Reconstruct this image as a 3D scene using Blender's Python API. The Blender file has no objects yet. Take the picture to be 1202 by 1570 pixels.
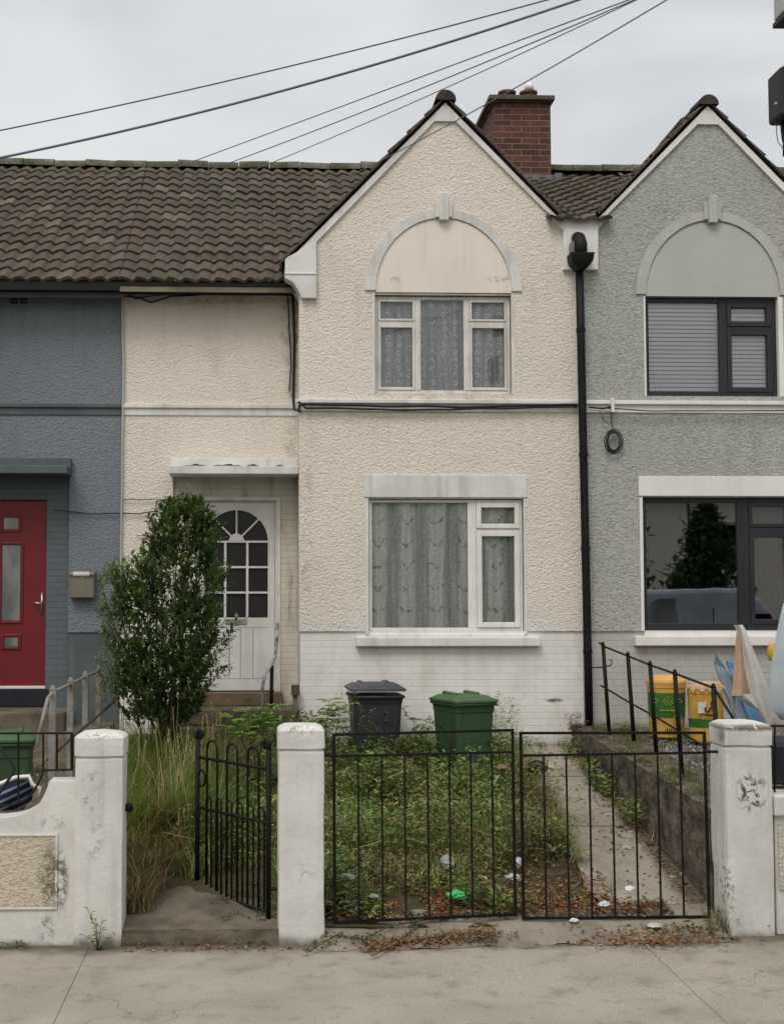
import bpy, bmesh, math, random
from math import sin, cos, pi, atan, radians, sqrt, exp
from mathutils import Vector, Matrix, noise
random.seed(11)
sc = bpy.context.scene
COL = sc.collection
R = random.random
def U(a, b): return a + (b - a) * random.random()

# ------------------------------------------------------------------ camera
F, CX, CY = 2100.0, 460.0, 785.0
YAW, PIT = atan(70 / F), atan(130 / F)
CAM = Vector((0, 0, 2.5))
fw = Vector((sin(YAW) * cos(PIT), cos(YAW) * cos(PIT), sin(PIT)))
rt = Vector((cos(YAW), -sin(YAW), 0))
up = rt.cross(fw)
cd = bpy.data.cameras.new('camera'); cam = bpy.data.objects.new('camera', cd); COL.objects.link(cam)
cam.matrix_world = Matrix((rt, up, -fw)).transposed().to_4x4()
cam.location = CAM
cd.sensor_fit = 'VERTICAL'; cd.sensor_height = 24; cd.lens = F / 1570 * 24
cd.shift_x = (601 - CX) / 1570; cd.shift_y = 0
cd.clip_start = .1; cd.clip_end = 3000
sc.camera = cam
def P(px, py, Y):
    d = fw * F + rt * (px - CX) + up * (CY - py)
    return CAM + d * (Y / d.y)
def XZ(px, py, Y):
    p = P(px, py, Y); return (p.x, p.z)

# ------------------------------------------------------------------ objects
def tag(o, label=None, cat=None, group=None, kind=None):
    if label: o['label'] = label
    if cat: o['category'] = cat
    if group: o['group'] = group
    if kind: o['kind'] = kind
    return o
def empty(name, loc, label=None, cat=None, group=None, rz=0):
    o = bpy.data.objects.new(name, None); COL.objects.link(o)
    o.location = loc; o.rotation_euler = (0, 0, rz); o.empty_display_size = .1
    return tag(o, label, cat, group)
def root_loc(p):
    v = Vector((0, 0, 0))
    while p is not None:
        v += p.location; p = p.parent
    return v
MIR = [None]
class MB:
    def __init__(s): s.v = []; s.f = []; s.c = []; s.cur = (1, 1, 1)
    def add(s, pts, faces):
        n = len(s.v)
        s.v += [tuple(p) for p in pts]; s.c += [s.cur] * len(pts)
        s.f += [tuple(n + i for i in f) for f in faces]
    def quad(s, a, b, c, d): s.add([a, b, c, d], [(0, 1, 2, 3)])
    def box(s, x0, x1, y0, y1, z0, z1):
        s.add([(x0, y0, z0), (x1, y0, z0), (x1, y1, z0), (x0, y1, z0), (x0, y0, z1), (x1, y0, z1), (x1, y1, z1), (x0, y1, z1)],
              [(3, 2, 1, 0), (4, 5, 6, 7), (0, 1, 5, 4), (1, 2, 6, 5), (2, 3, 7, 6), (3, 0, 4, 7)])
    def obox(s, o, ax, ay, az):      # oriented box from a corner and three edge vectors
        o, ax, ay, az = map(Vector, (o, ax, ay, az))
        p = [o, o + ax, o + ax + ay, o + ay]; p += [q + az for q in p]
        s.add(p, [(3, 2, 1, 0), (4, 5, 6, 7), (0, 1, 5, 4), (1, 2, 6, 5), (2, 3, 7, 6), (3, 0, 4, 7)])
    def prism(s, poly, y0, y1):      # polygon of (x, z) extruded in y
        n = len(poly)
        s.add([(x, y0, z) for x, z in poly] + [(x, y1, z) for x, z in poly],
              [tuple(range(n)), tuple(range(2 * n - 1, n - 1, -1))] + [(i, i + n, (i + 1) % n + n, (i + 1) % n) for i in range(n)])
    def tube(s, pts, r, n=8, closed=False, cap=True):
        pts = [Vector(p) for p in pts]; m = len(pts); rr = r if isinstance(r, (list, tuple)) else [r] * m
        base = len(s.v); ref = None; rings = []
        for i, p in enumerate(pts):
            if closed: t = pts[(i + 1) % m] - pts[i - 1]
            else: t = pts[min(i + 1, m - 1)] - pts[max(i - 1, 0)]
            t = t.normalized() if t.length > 1e-9 else Vector((0, 0, 1))
            if ref is None: ref = Vector((0, 1, 0)) if abs(t.y) < .8 else Vector((1, 0, 0))
            a = t.cross(ref)
            if a.length < 1e-6: a = t.cross(Vector((.3, .5, .8)))
            a.normalize(); b = t.cross(a); ref = -a.cross(t) if False else ref
            rings.append([p + (a * cos(2 * pi * k / n) + b * sin(2 * pi * k / n)) * rr[i] for k in range(n)])
        fs = []
        for i in range(m if closed else m - 1):
            j = (i + 1) % m
            for k in range(n): fs.append((i * n + k, i * n + (k + 1) % n, j * n + (k + 1) % n, j * n + k))
        if cap and not closed: fs += [tuple(range(n - 1, -1, -1)), tuple(range((m - 1) * n, m * n))]
        s.add([q for r_ in rings for q in r_], fs)
    def lathe(s, prof, c, n=24, z=True):   # prof (r, z)
        pts = [(c[0] + r * cos(2 * pi * k / n), c[1] + r * sin(2 * pi * k / n), c[2] + h) for r, h in prof for k in range(n)]
        m = len(prof); fs = [(i * n + k, i * n + (k + 1) % n, (i + 1) * n + (k + 1) % n, (i + 1) * n + k) for i in range(m - 1) for k in range(n)]
        fs += [tuple(range(n - 1, -1, -1)), tuple(range((m - 1) * n, m * n))]
        s.add(pts, fs)
    def grid(s, fn, nu, nv):
        pts = [fn(i / nu, j / nv) for j in range(nv + 1) for i in range(nu + 1)]
        s.add(pts, [(j * (nu + 1) + i, j * (nu + 1) + i + 1, (j + 1) * (nu + 1) + i + 1, (j + 1) * (nu + 1) + i) for j in range(nv) for i in range(nu)])
def obj(name, mb, m, parent=None, smooth=False, bevel=0, loc=None, recalc=True, col=False):
    me = bpy.data.meshes.new(name)
    v = mb.v
    if MIR[0] is not None: v = [(2 * MIR[0] - x, y, z) for x, y, z in v]
    if parent is not None: o3 = root_loc(parent)
    elif loc is not None: o3 = Vector(loc)
    else:
        xs = [p[0] for p in v]; ys = [p[1] for p in v]; zs = [p[2] for p in v]
        o3 = Vector(((min(xs) + max(xs)) / 2, (min(ys) + max(ys)) / 2, min(zs)))
    v = [(x - o3.x, y - o3.y, z - o3.z) for x, y, z in v]
    me.from_pydata(v, [], mb.f); 
    if col:
        at = me.color_attributes.new('Col', 'FLOAT_COLOR', 'POINT')
        flat = []
        for c in mb.c: flat += [c[0], c[1], c[2], 1]
        at.data.foreach_set('color', flat)
    if recalc:
        bm = bmesh.new(); bm.from_mesh(me); bmesh.ops.recalc_face_normals(bm, faces=bm.faces); bm.to_mesh(me); bm.free()
    if smooth: me.polygons.foreach_set('use_smooth', [True] * len(me.polygons))
    me.materials.append(m)
    o = bpy.data.objects.new(name, me); COL.objects.link(o)
    if parent is not None: o.parent = parent
    else: o.location = o3
    if bevel:
        b = o.modifiers.new('bevel', 'BEVEL'); b.width = bevel; b.segments = 2; b.limit_method = 'ANGLE'; b.angle_limit = radians(40)
    return o
def copy_tree(o, parent=None, label=None):
    c = o.copy(); COL.objects.link(c); c.parent = parent
    if label: c['label'] = label
    for ch in list(o.children): copy_tree(ch, c)
    return c

# ------------------------------------------------------------------ materials
class NT:
    def __init__(s, name):
        s.m = bpy.data.materials.new(name); s.m.use_nodes = True; s.t = s.m.node_tree; s.b = s.t.nodes['Principled BSDF']
        g = s.n('ShaderNodeNewGeometry'); s.pos = g.outputs['Position']; s.nor = g.outputs['Normal']
    def n(s, t, **k):
        x = s.t.nodes.new(t)
        for a, b in k.items(): setattr(x, a, b)
        return x
    def set(s, i, v):
        if hasattr(v, 'links') or isinstance(v, bpy.types.NodeSocket): s.t.links.new(v, i)
        else:
            if i.type == 'RGBA' and len(v) == 3: v = (*v, 1)
            i.default_value = v
    def math(s, op, a, b=0, c=0, clamp=False):
        x = s.n('ShaderNodeMath', operation=op, use_clamp=clamp)
        for i, q in enumerate((a, b, c)): s.set(x.inputs[i], q)
        return x.outputs[0]
    def mul(s, sc_, v=None):
        x = s.n('ShaderNodeMapping'); s.set(x.inputs['Vector'], v or s.pos); x.inputs['Scale'].default_value = sc_
        return x.outputs[0]
    def noise(s, scale=1, detail=4, st=(1, 1, 1), rough=.55, dist=0, v=None):
        x = s.n('ShaderNodeTexNoise'); s.set(x.inputs['Vector'], s.mul(st, v)); x.inputs['Scale'].default_value = scale
        x.inputs['Detail'].default_value = detail; x.inputs['Roughness'].default_value = rough; x.inputs['Distortion'].default_value = dist
        return x.outputs['Fac']
    def ramp(s, v, a, b, lo=0., hi=1., smooth=True):
        x = s.n('ShaderNodeMapRange', interpolation_type='SMOOTHSTEP' if smooth else 'LINEAR')
        for i, q in zip(('Value', 'From Min', 'From Max', 'To Min', 'To Max'), (v, a, b, lo, hi)): s.set(x.inputs[i], q)
        return x.outputs[0]
    def mix(s, f, a, b, blend='MIX'):
        x = s.n('ShaderNodeMix', data_type='RGBA', blend_type=blend)
        s.set(x.inputs[0], f); s.set(x.inputs[6], a); s.set(x.inputs[7], b)
        return x.outputs[2]
    def sep(s, v=None):
        x = s.n('ShaderNodeSeparateXYZ'); s.set(x.inputs[0], v or s.pos); return x.outputs
    def comb(s, a, b, c):
        x = s.n('ShaderNodeCombineXYZ'); s.set(x.inputs[0], a); s.set(x.inputs[1], b); s.set(x.inputs[2], c); return x.outputs[0]
    def bump(s, h, dist, strength=1., prev=None):
        x = s.n('ShaderNodeBump'); s.set(x.inputs['Height'], h); x.inputs['Distance'].default_value = dist; x.inputs['Strength'].default_value = strength
        if prev is not None: s.set(x.inputs['Normal'], prev)
        return x.outputs[0]
    def spot(s, c, r, thr=(.45, .6), sc_=25):     # a scuff near a world point (ellipsoid radii r), broken up by noise
        q = s.n('ShaderNodeVectorMath', operation='SUBTRACT'); s.set(q.inputs[0], s.pos); q.inputs[1].default_value = c
        d = s.n('ShaderNodeVectorMath', operation='LENGTH'); s.set(d.inputs[0], s.mul((1 / r[0], 1 / r[1], 1 / r[2]), q.outputs[0]))
        e = s.ramp(d.outputs['Value'], .35, 1., 1., 0.)
        return s.math('MULTIPLY', e, s.ramp(s.noise(sc_ * .8, 6, rough=.72, dist=.8), thr[0], thr[1]))
    def out(s, col, rough=.8, spec=.3, metal=0, normal=None):
        s.set(s.b.inputs['Base Color'], col); s.set(s.b.inputs['Roughness'], rough); s.b.inputs['Specular IOR Level'].default_value = spec
        s.b.inputs['Metallic'].default_value = metal
        if normal is not None: s.set(s.b.inputs['Normal'], normal)
        return s.m
def plain(name, c, c2=None, scale=3, rough=.7, spec=.3, metal=0, bump=0, bscale=60, fine=.12, fscale=60, streak=None, low=None, spots=(), st=(1, 1, 1), attr=False):
    t = NT(name)
    c2 = c2 or tuple(x * .75 for x in c)
    col = t.mix(t.ramp(t.noise(scale, 6, st), .35, .68), c, c2)
    if attr:
        a = t.n('ShaderNodeVertexColor', layer_name='Col'); col = t.mix(1., col, a.outputs[0], 'MULTIPLY')
    f = t.ramp(t.noise(fscale, 3), .25, .75, 1 - fine, 1 + fine, False)
    col = t.mix(1., col, t.comb(f, f, f), 'MULTIPLY')
    if streak:
        k = t.math('MULTIPLY', t.ramp(t.noise(6, 4, (1.6, 1.6, .12)), .5, .75), streak[1]); col = t.mix(k, col, streak[0])
    if low:
        z = t.sep()[2]; n = t.noise(7, 5)
        k = t.ramp(t.math('ADD', z, t.math('MULTIPLY', n, low[3])), low[1] + low[3] * .5, low[2] + low[3] * .5, .85, 0)
        col = t.mix(k, col, low[0])
    for p in spots: col = t.mix(t.math('MULTIPLY', t.spot(*p[1:]), p[0][3]), col, p[0][:3])
    nrm = t.bump(t.noise(bscale, 4), bump) if bump else None
    return t.out(col, rough, spec, metal, nrm)
def roughcast(name, c, dark, rim=.5, zs=(), extra=(), fade=None):
    t = NT(name)
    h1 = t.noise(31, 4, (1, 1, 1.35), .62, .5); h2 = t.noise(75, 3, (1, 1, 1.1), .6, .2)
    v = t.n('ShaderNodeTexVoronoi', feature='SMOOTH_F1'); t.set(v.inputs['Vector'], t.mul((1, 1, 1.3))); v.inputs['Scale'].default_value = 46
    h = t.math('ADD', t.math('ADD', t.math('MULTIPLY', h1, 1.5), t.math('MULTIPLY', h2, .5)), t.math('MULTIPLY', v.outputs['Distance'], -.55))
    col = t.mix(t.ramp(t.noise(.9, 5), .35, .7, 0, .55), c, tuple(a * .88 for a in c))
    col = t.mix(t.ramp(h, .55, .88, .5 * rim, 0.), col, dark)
    col = t.mix(t.ramp(t.noise(2.2, 6, (1.5, 1.5, .5)), .56, .78, 0, .35), col, dark)
    k = t.math('MULTIPLY', t.ramp(t.noise(5, 4, (1.8, 1.8, .1)), .5, .72), 1)
    z = t.sep()[2]
    for z0, z1, a in zs:        # rain streaks fading from z1 (strong) to z0 (none)
        kk = t.math('MULTIPLY', t.math('MULTIPLY', k, t.ramp(z, z0, z1, 0, a)), t.ramp(z, z1, z1 + .02, 1, 0)); col = t.mix(kk, col, tuple(a_ * .6 for a_ in dark))
    if fade: col = t.mix(t.ramp(t.math('ADD', z, t.math('MULTIPLY', t.noise(4, 6, (1, 1, .6)), -.5)), fade - .26, fade - .04, 1., 0.), col, (.70, .69, .66))
    for p in extra: col = t.mix(t.math('MULTIPLY', t.spot(*p[1:]), p[0][3]), col, p[0][:3])
    return t.out(col, .95, .15, 0, t.bump(h, .014, .95))
def bricks(name, c, c2, mortar, w=.235, hh=.068, painted=False, extra=(), dirt=None, low=None):
    t = NT(name)
    x, y, z = t.sep(); nx = t.math('GREATER_THAN', t.math('ABSOLUTE', t.sep(t.nor)[0]), .6)
    u = t.math('ADD', t.math('MULTIPLY', x, t.math('SUBTRACT', 1., nx)), t.math('MULTIPLY', y, nx))
    b = t.n('ShaderNodeTexBrick'); t.set(b.inputs['Vector'], t.comb(u, z, 0.)); b.inputs['Scale'].default_value = 1
    for k, q in (('Brick Width', w), ('Row Height', hh), ('Mortar Size', .006 if not painted else .0045), ('Mortar Smooth', .5), ('Bias', 0)): b.inputs[k].default_value = q
    t.set(b.inputs['Color1'], c); t.set(b.inputs['Color2'], c2); t.set(b.inputs['Mortar'], mortar)
    col = t.mix(t.ramp(t.noise(3, 6), .4, .75, 0, .5), b.outputs['Color'], tuple(a * .72 for a in c))
    f = t.ramp(t.noise(45, 4), .25, .75, .85, 1.15, False) if not painted else t.ramp(t.noise(45, 4), .25, .75, .95, 1.05, False)
    col = t.mix(1., col, t.comb(f, f, f), 'MULTIPLY')
    if dirt: col = t.mix(t.ramp(t.noise(4, 6, (1.5, 1.5, .35)), .5, .72, 0, dirt[3]), col, dirt[:3])
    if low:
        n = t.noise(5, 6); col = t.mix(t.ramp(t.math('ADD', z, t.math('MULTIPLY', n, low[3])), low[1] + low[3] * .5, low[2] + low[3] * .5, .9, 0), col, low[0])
    for p in extra: col = t.mix(t.math('MULTIPLY', t.spot(*p[1:]), p[0][3]), col, p[0][:3])
    h = t.math('ADD', t.math('MULTIPLY', b.outputs['Fac'], -1.), t.math('MULTIPLY', t.noise(40, 4), .5))
    return t.out(col, .85 if not painted else .65, .25, 0, t.bump(h, .006 if not painted else .0024, .9))
def attr_mat(name, rough=.6, spec=.25, fine=.2, trans=0., fscale=40, bump=0):
    t = NT(name)
    a = t.n('ShaderNodeVertexColor', layer_name='Col'); f = t.ramp(t.noise(fscale, 4), .3, .7, 1 - fine, 1 + fine, False)
    col = t.mix(1., a.outputs[0], t.comb(f, f, f), 'MULTIPLY')
    t.out(col, rough, spec, 0, t.bump(t.noise(fscale, 5), bump) if bump else None)
    if trans:
        tr = t.n('ShaderNodeBsdfTranslucent'); t.set(tr.inputs[0], t.mix(1., col, (1.1, 1.2, .6), 'MULTIPLY'))
        mx = t.n('ShaderNodeMixShader'); mx.inputs[0].default_value = trans
        t.t.links.new(t.b.outputs[0], mx.inputs[1]); t.t.links.new(tr.outputs[0], mx.inputs[2])
        t.t.links.new(mx.outputs[0], t.t.nodes['Material Output'].inputs[0])
    return t.m
def glass(name, tint=(1, 1, 1), ior=1.5, boost=1., wavy=.0004):
    t = NT(name)
    tr = t.n('ShaderNodeBsdfTransparent'); t.set(tr.inputs[0], tint)
    gl = t.n('ShaderNodeBsdfGlossy'); gl.inputs['Roughness'].default_value = .015; gl.inputs[0].default_value = (.95, .97, 1, 1)
    t.set(gl.inputs['Normal'], t.bump(t.noise(2.6, 1), wavy * .7, 1.))
    
    fr = t.n('ShaderNodeFresnel'); fr.inputs[0].default_value = ior
    fac = t.math('MULTIPLY', fr.outputs[0], boost, clamp=True)
    mx = t.n('ShaderNodeMixShader'); t.set(mx.inputs[0], fac)
    t.t.links.new(tr.outputs[0], mx.inputs[1]); t.t.links.new(gl.outputs[0], mx.inputs[2])
    t.t.links.new(mx.outputs[0], t.t.nodes['Material Output'].inputs[0])
    return t.m
def lace(name, px, pz, x0, z0, light, dark, ring=True):
    t = NT(name); x, y, z = t.sep()
    wob = t.math('MULTIPLY', t.math('SUBTRACT', t.noise(6, 3), .5), .06)
    xx = t.math('DIVIDE', t.math('SUBTRACT', t.math('ADD', x, wob), x0), px); zz = t.math('DIVIDE', t.math('ADD', t.math('SUBTRACT', z, z0), wob), pz)
    fx = t.math('SUBTRACT', t.math('FRACT', xx), .5); fz = t.math('SUBTRACT', t.math('FRACT', zz), .5)
    if ring:
        d = t.math('SQRT', t.math('ADD', t.math('POWER', t.math('ABSOLUTE', t.math('MULTIPLY', fx, 1.5)), 2.), t.math('POWER', t.math('ABSOLUTE', fz), 2.)))
        k = t.ramp(t.math('ABSOLUTE', t.math('SUBTRACT', d, .25)), .06, .13, 1.6, 0.)
        k = t.math('MULTIPLY', k, t.ramp(t.noise(24, 2), .45, .55))
    else:
        arc = t.math('ABSOLUTE', t.math('SUBTRACT', t.math('ADD', t.math('ADD', t.math('MULTIPLY', t.math('COSINE', t.math('MULTIPLY', fx, 11.)), .13), t.math('MULTIPLY', t.math('SUBTRACT', t.noise(14, 3), .5), .6)), fz), .05))
        k = t.math('MULTIPLY', t.ramp(arc, .03, .09, 1., 0.), t.ramp(t.math('ABSOLUTE', fx), .2, .3, 1., 0.)); k = t.math('MULTIPLY', k, t.ramp(t.noise(22, 3), .4, .55))
        k = t.math('SUBTRACT', t.ramp(t.math('ABSOLUTE', fx), .2, .3, 1.15, .25), t.math('MULTIPLY', k, 1.5))
        pl = t.ramp(t.noise(26, 3, (3, 1, .06)), .35, .65, -.12, .18); k = t.math('ADD', k, pl)  # fine pleat stripes, fold shading put into the lace colour
    fine = t.ramp(t.noise(70, 2), .35, .65, .1, .5)
    fold = t.ramp(t.noise(9, 3, (3, 1, .12)), .35, .7, -.08, .5)  # light and shade of the vertical folds painted into the colour
    vv = t.n('ShaderNodeTexVoronoi', feature='DISTANCE_TO_EDGE'); t.set(vv.inputs['Vector'], t.pos); vv.inputs['Scale'].default_value = 30
    web = t.ramp(vv.outputs['Distance'], .04, .14, .5, 0.)
    f = t.math('ADD', t.math('ADD', t.math('MULTIPLY', k, .42), t.math('ADD', t.math('MULTIPLY', fine, .3), t.math('MULTIPLY', web, .5))), t.math('MULTIPLY', fold, .55), clamp=True)
    return t.out(t.mix(f, dark, light), .9, .1)

M = {}
YR_ = 14.8; ZB_ = P(600, 968, 14.3).z
BR = (.22, .17, .11)
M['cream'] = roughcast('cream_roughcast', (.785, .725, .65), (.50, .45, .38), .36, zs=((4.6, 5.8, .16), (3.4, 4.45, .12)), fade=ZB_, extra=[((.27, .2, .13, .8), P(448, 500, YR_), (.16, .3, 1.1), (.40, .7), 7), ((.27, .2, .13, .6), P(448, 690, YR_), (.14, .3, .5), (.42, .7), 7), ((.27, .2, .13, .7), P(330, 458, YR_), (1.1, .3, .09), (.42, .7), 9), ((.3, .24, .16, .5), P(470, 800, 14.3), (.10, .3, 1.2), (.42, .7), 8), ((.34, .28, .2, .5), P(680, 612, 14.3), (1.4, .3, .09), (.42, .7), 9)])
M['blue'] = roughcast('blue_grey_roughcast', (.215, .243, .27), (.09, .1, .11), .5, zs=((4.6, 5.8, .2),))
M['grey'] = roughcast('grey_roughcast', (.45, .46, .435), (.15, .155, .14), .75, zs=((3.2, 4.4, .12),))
M['smooth_cream'] = plain('smooth_cream_plaster', (.755, .70, .635), (.715, .66, .59), 1.5, .85, .2, bump=.002, bscale=20, fine=.03, streak=(BR, .12), spots=[((.2, .15, .1, .6), P(605, 430, 14.3), (.08, .3, .06)), ((.25, .2, .1, .5), P(765, 428, 14.3), (.2, .3, .05))])
M['smooth_grey'] = plain('smooth_grey_plaster', (.45, .46, .44), (.41, .42, .4), 1.5, .85, .2, bump=.002, bscale=20, fine=.03)
M['white_trim'] = plain('white_trim_paint', (.68, .68, .67), (.55, .55, .53), 3, .7, .3, bump=.002, bscale=30, fine=.05, streak=((.33, .3, .25), .45))
M['grey_trim'] = plain('grey_trim_paint', (.44, .45, .43), (.40, .41, .39), 3, .7, .3, bump=.002, bscale=30, fine=.04, streak=((.25, .25, .22), .25))
M['grey_white_trim'] = plain('clean_white_trim_paint', (.74, .74, .73), (.66, .66, .65), 2, .6, .3, bump=.001, fine=.03, streak=((.4, .38, .33), .2))
M['blue_trim'] = plain('blue_grey_trim_paint', (.09, .115, .12), (.07, .09, .1), 3, .7, .3, bump=.002, fine=.06, streak=((.2, .2, .18), .25))
M['white_brick'] = bricks('white_painted_brick', (.74, .73, .71), (.73, .72, .70), (.71, .70, .68), painted=True, dirt=(.50, .46, .38, .35),
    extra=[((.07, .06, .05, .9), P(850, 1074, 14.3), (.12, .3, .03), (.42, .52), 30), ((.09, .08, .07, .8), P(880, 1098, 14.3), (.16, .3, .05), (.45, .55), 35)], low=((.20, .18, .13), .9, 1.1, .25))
M['grey_brick'] = bricks('grey_painted_brick', (.46, .465, .445), (.44, .445, .425), (.39, .39, .37), painted=True, dirt=(.25, .22, .16, .25), low=((.2, .18, .13), 1.1, 1.25, .2))
M['blue_brick'] = bricks('blue_painted_brick', (.115, .14, .155), (.105, .13, .145), (.085, .105, .115), painted=True)
M['porch'] = bricks('stained_cream_painted_brick', (.62, .585, .52), (.60, .565, .50), (.54, .505, .44), painted=True, dirt=(.27, .21, .14, .8))
M['chimney'] = bricks('red_brown_brick', (.125, .052, .038), (.065, .03, .024), (.24, .19, .15), hh=.078, w=.24, dirt=(.05, .035, .03, .5))
M['cap'] = plain('weathered_concrete_cap', (.11, .10, .075), (.06, .055, .04), 5, .9, .2, bump=.006, bscale=25)
M['tiles'] = attr_mat('brown_concrete_tile', .85, .25, .35, fscale=26, bump=.004)
M['black_metal'] = plain('black_painted_iron', (.004, .004, .005), (.010, .008, .007), 6, .6, .2, fine=.3, fscale=90, spots=[])
M['pipe'] = plain('black_pipe_paint', (.005, .005, .006), (.010, .010, .010), 4, .6, .2, bump=.001)
M['grey_metal'] = plain('galvanised_rail_metal', (.24, .235, .22), (.15, .13, .105), 7, .7, .4, fine=.25)
M['upvc'] = plain('white_upvc', (.74, .74, .72), (.66, .65, .62), 3, .4, .4, fine=.03, streak=((.45, .4, .33), .3))
M['old_frame'] = plain('aged_white_window_paint', (.68, .67, .64), (.56, .54, .49), 5, .6, .3, fine=.06, bump=.001, streak=((.3, .27, .21), .45))
M['dark_frame'] = plain('anthracite_frame', (.018, .019, .026), (.024, .025, .032), 3, .45, .4, fine=.05)
M['white_door'] = plain('white_door_paint', (.66, .66, .65), (.58, .58, .56), 3, .5, .35, fine=.03, streak=((.35, .33, .28), .3))
M['red_door'] = plain('dark_red_door', (.165, .009, .014), (.14, .008, .012), 2, .45, .4, fine=.03)
M['dark_plinth'] = plain('dark_navy_plinth', (.018, .02, .03), None, 3, .7)
M['chrome'] = plain('brushed_metal', (.5, .48, .45), None, 4, .35, .5, .8)
M['letterbox'] = plain('bronze_grey_letterbox', (.20, .185, .15), (.16, .145, .115), 5, .45, .5, .3)
M['paper'] = plain('white_label', (.75, .75, .74), None, 4, .6)
M['glass'] = glass('window_glass', (.96, .98, .98), 1.5, 1.1)
M['glass_up'] = glass('upper_window_glass', (.96, .98, .98), 1.5, 1.6)
M['glass_dark'] = glass('dark_room_glass', (.35, .37, .4), 1.5, 7.0)
M['glass_blind'] = glass('blind_window_glass', (.98, .99, 1), 1.5, 3.6)
M['glass_frost'] = plain('frosted_door_glass', (.022, .022, .022), (.014, .014, .014), 5, .35, .3, bump=.003, bscale=70, fine=.3)
M['glass_pale'] = plain('pale_obscured_glass', (.24, .25, .23), (.09, .1, .11), 3.5, .12, .6, fine=.1, st=(1, 1, .4))
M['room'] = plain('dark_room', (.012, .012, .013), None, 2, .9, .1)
M['blind'] = plain('white_blind_slat', (.88, .90, .94), (.85, .87, .91), 3, .6, .2, fine=.02)
M['lace_up'] = lace('ring_lace', .12, .082, 1.0, 4, (.95, .96, .98), (.34, .355, .39), True)
M['lace_down'] = lace('scallop_lace', .31, .235, 1.15, 2, (.95, .97, .93), (.27, .29, .27), False)
def path_mat():
    t = NT('path_concrete'); x, y, z = t.sep()
    col = t.mix(t.ramp(t.noise(2.2, 6), .35, .7), (.31, .28, .232), (.21, .185, .15))
    f = t.ramp(t.noise(80, 3), .25, .75, .75, 1.25, False); col = t.mix(1., col, t.comb(f, f, f), 'MULTIPLY')
    k = t.math('ADD', t.ramp(t.math('ADD', x, t.math('MULTIPLY', t.noise(3.5, 6), .55)), 2.75, 3.0, 1., 0), t.ramp(x, 3.2, 3.33, 0., .8), clamp=True)
    k = t.math('MAXIMUM', k, t.ramp(t.noise(5, 6), .55, .72, 0, .7)); col = t.mix(k, col, (.07, .055, .036))
    return t.out(col, .92, .15, 0, t.bump(t.math('ADD', t.noise(45, 4), t.math('MULTIPLY', t.noise(9, 4), 1.5)), .008))
M['concrete'] = path_mat()
M['old_concrete'] = plain('dark_old_concrete', (.085, .072, .06), (.042, .036, .031), 4, .95, .15, bump=.02, bscale=18, fine=.35, fscale=40)
M['step'] = plain('worn_step_concrete', (.165, .14, .11), (.085, .07, .052), 3, .9, .2, bump=.01, bscale=30, fine=.2)
M['threshold'] = plain('brown_threshold_paint', (.17, .115, .08), (.11, .08, .055), 5, .8, .2)
M['soil'] = plain('garden_soil', (.075, .058, .036), (.05, .05, .022), 3, .95, .1, bump=.03, bscale=14, fine=.4, fscale=30)
M['gravel_soil'] = plain('grey_brown_gravel', (.17, .135, .10), (.09, .075, .06), 5, .95, .1, bump=.02, bscale=35, fine=.5, fscale=45)
M['lead'] = plain('lead_flashing', (.16, .165, .17), (.09, .1, .09), 5, .7, .3, bump=.005, bscale=15)
M['moss'] = plain('mossy_ridge_tile', (.07, .072, .042), (.15, .14, .12), 3.5, .95, .1, bump=.02, bscale=22, fine=.45, fscale=30)
M['fascia'] = plain('black_fascia', (.007, .007, .007), None, 3, .7)
M['soffit'] = plain('beige_soffit', (.21, .18, .125), (.12, .1, .07), 3, .7, st=(1, 1, 3))
M['cable'] = plain('black_cable', (.02, .02, .024), None, 3, .6)
M['wire'] = plain('overhead_wire', (.13, .14, .19), (.16, .17, .22), 1, .6)
M['leafdark'] = attr_mat('shrub_leaf', .34, .5, .12, .28)
M['leaf'] = attr_mat('weed_leaf', .6, .3, .15, .3)
M['dry'] = attr_mat('dry_leaf', .8, .15, .25, .15)
M['stem'] = plain('woody_stem', (.08, .06, .04), None, 8, .9)
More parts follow.
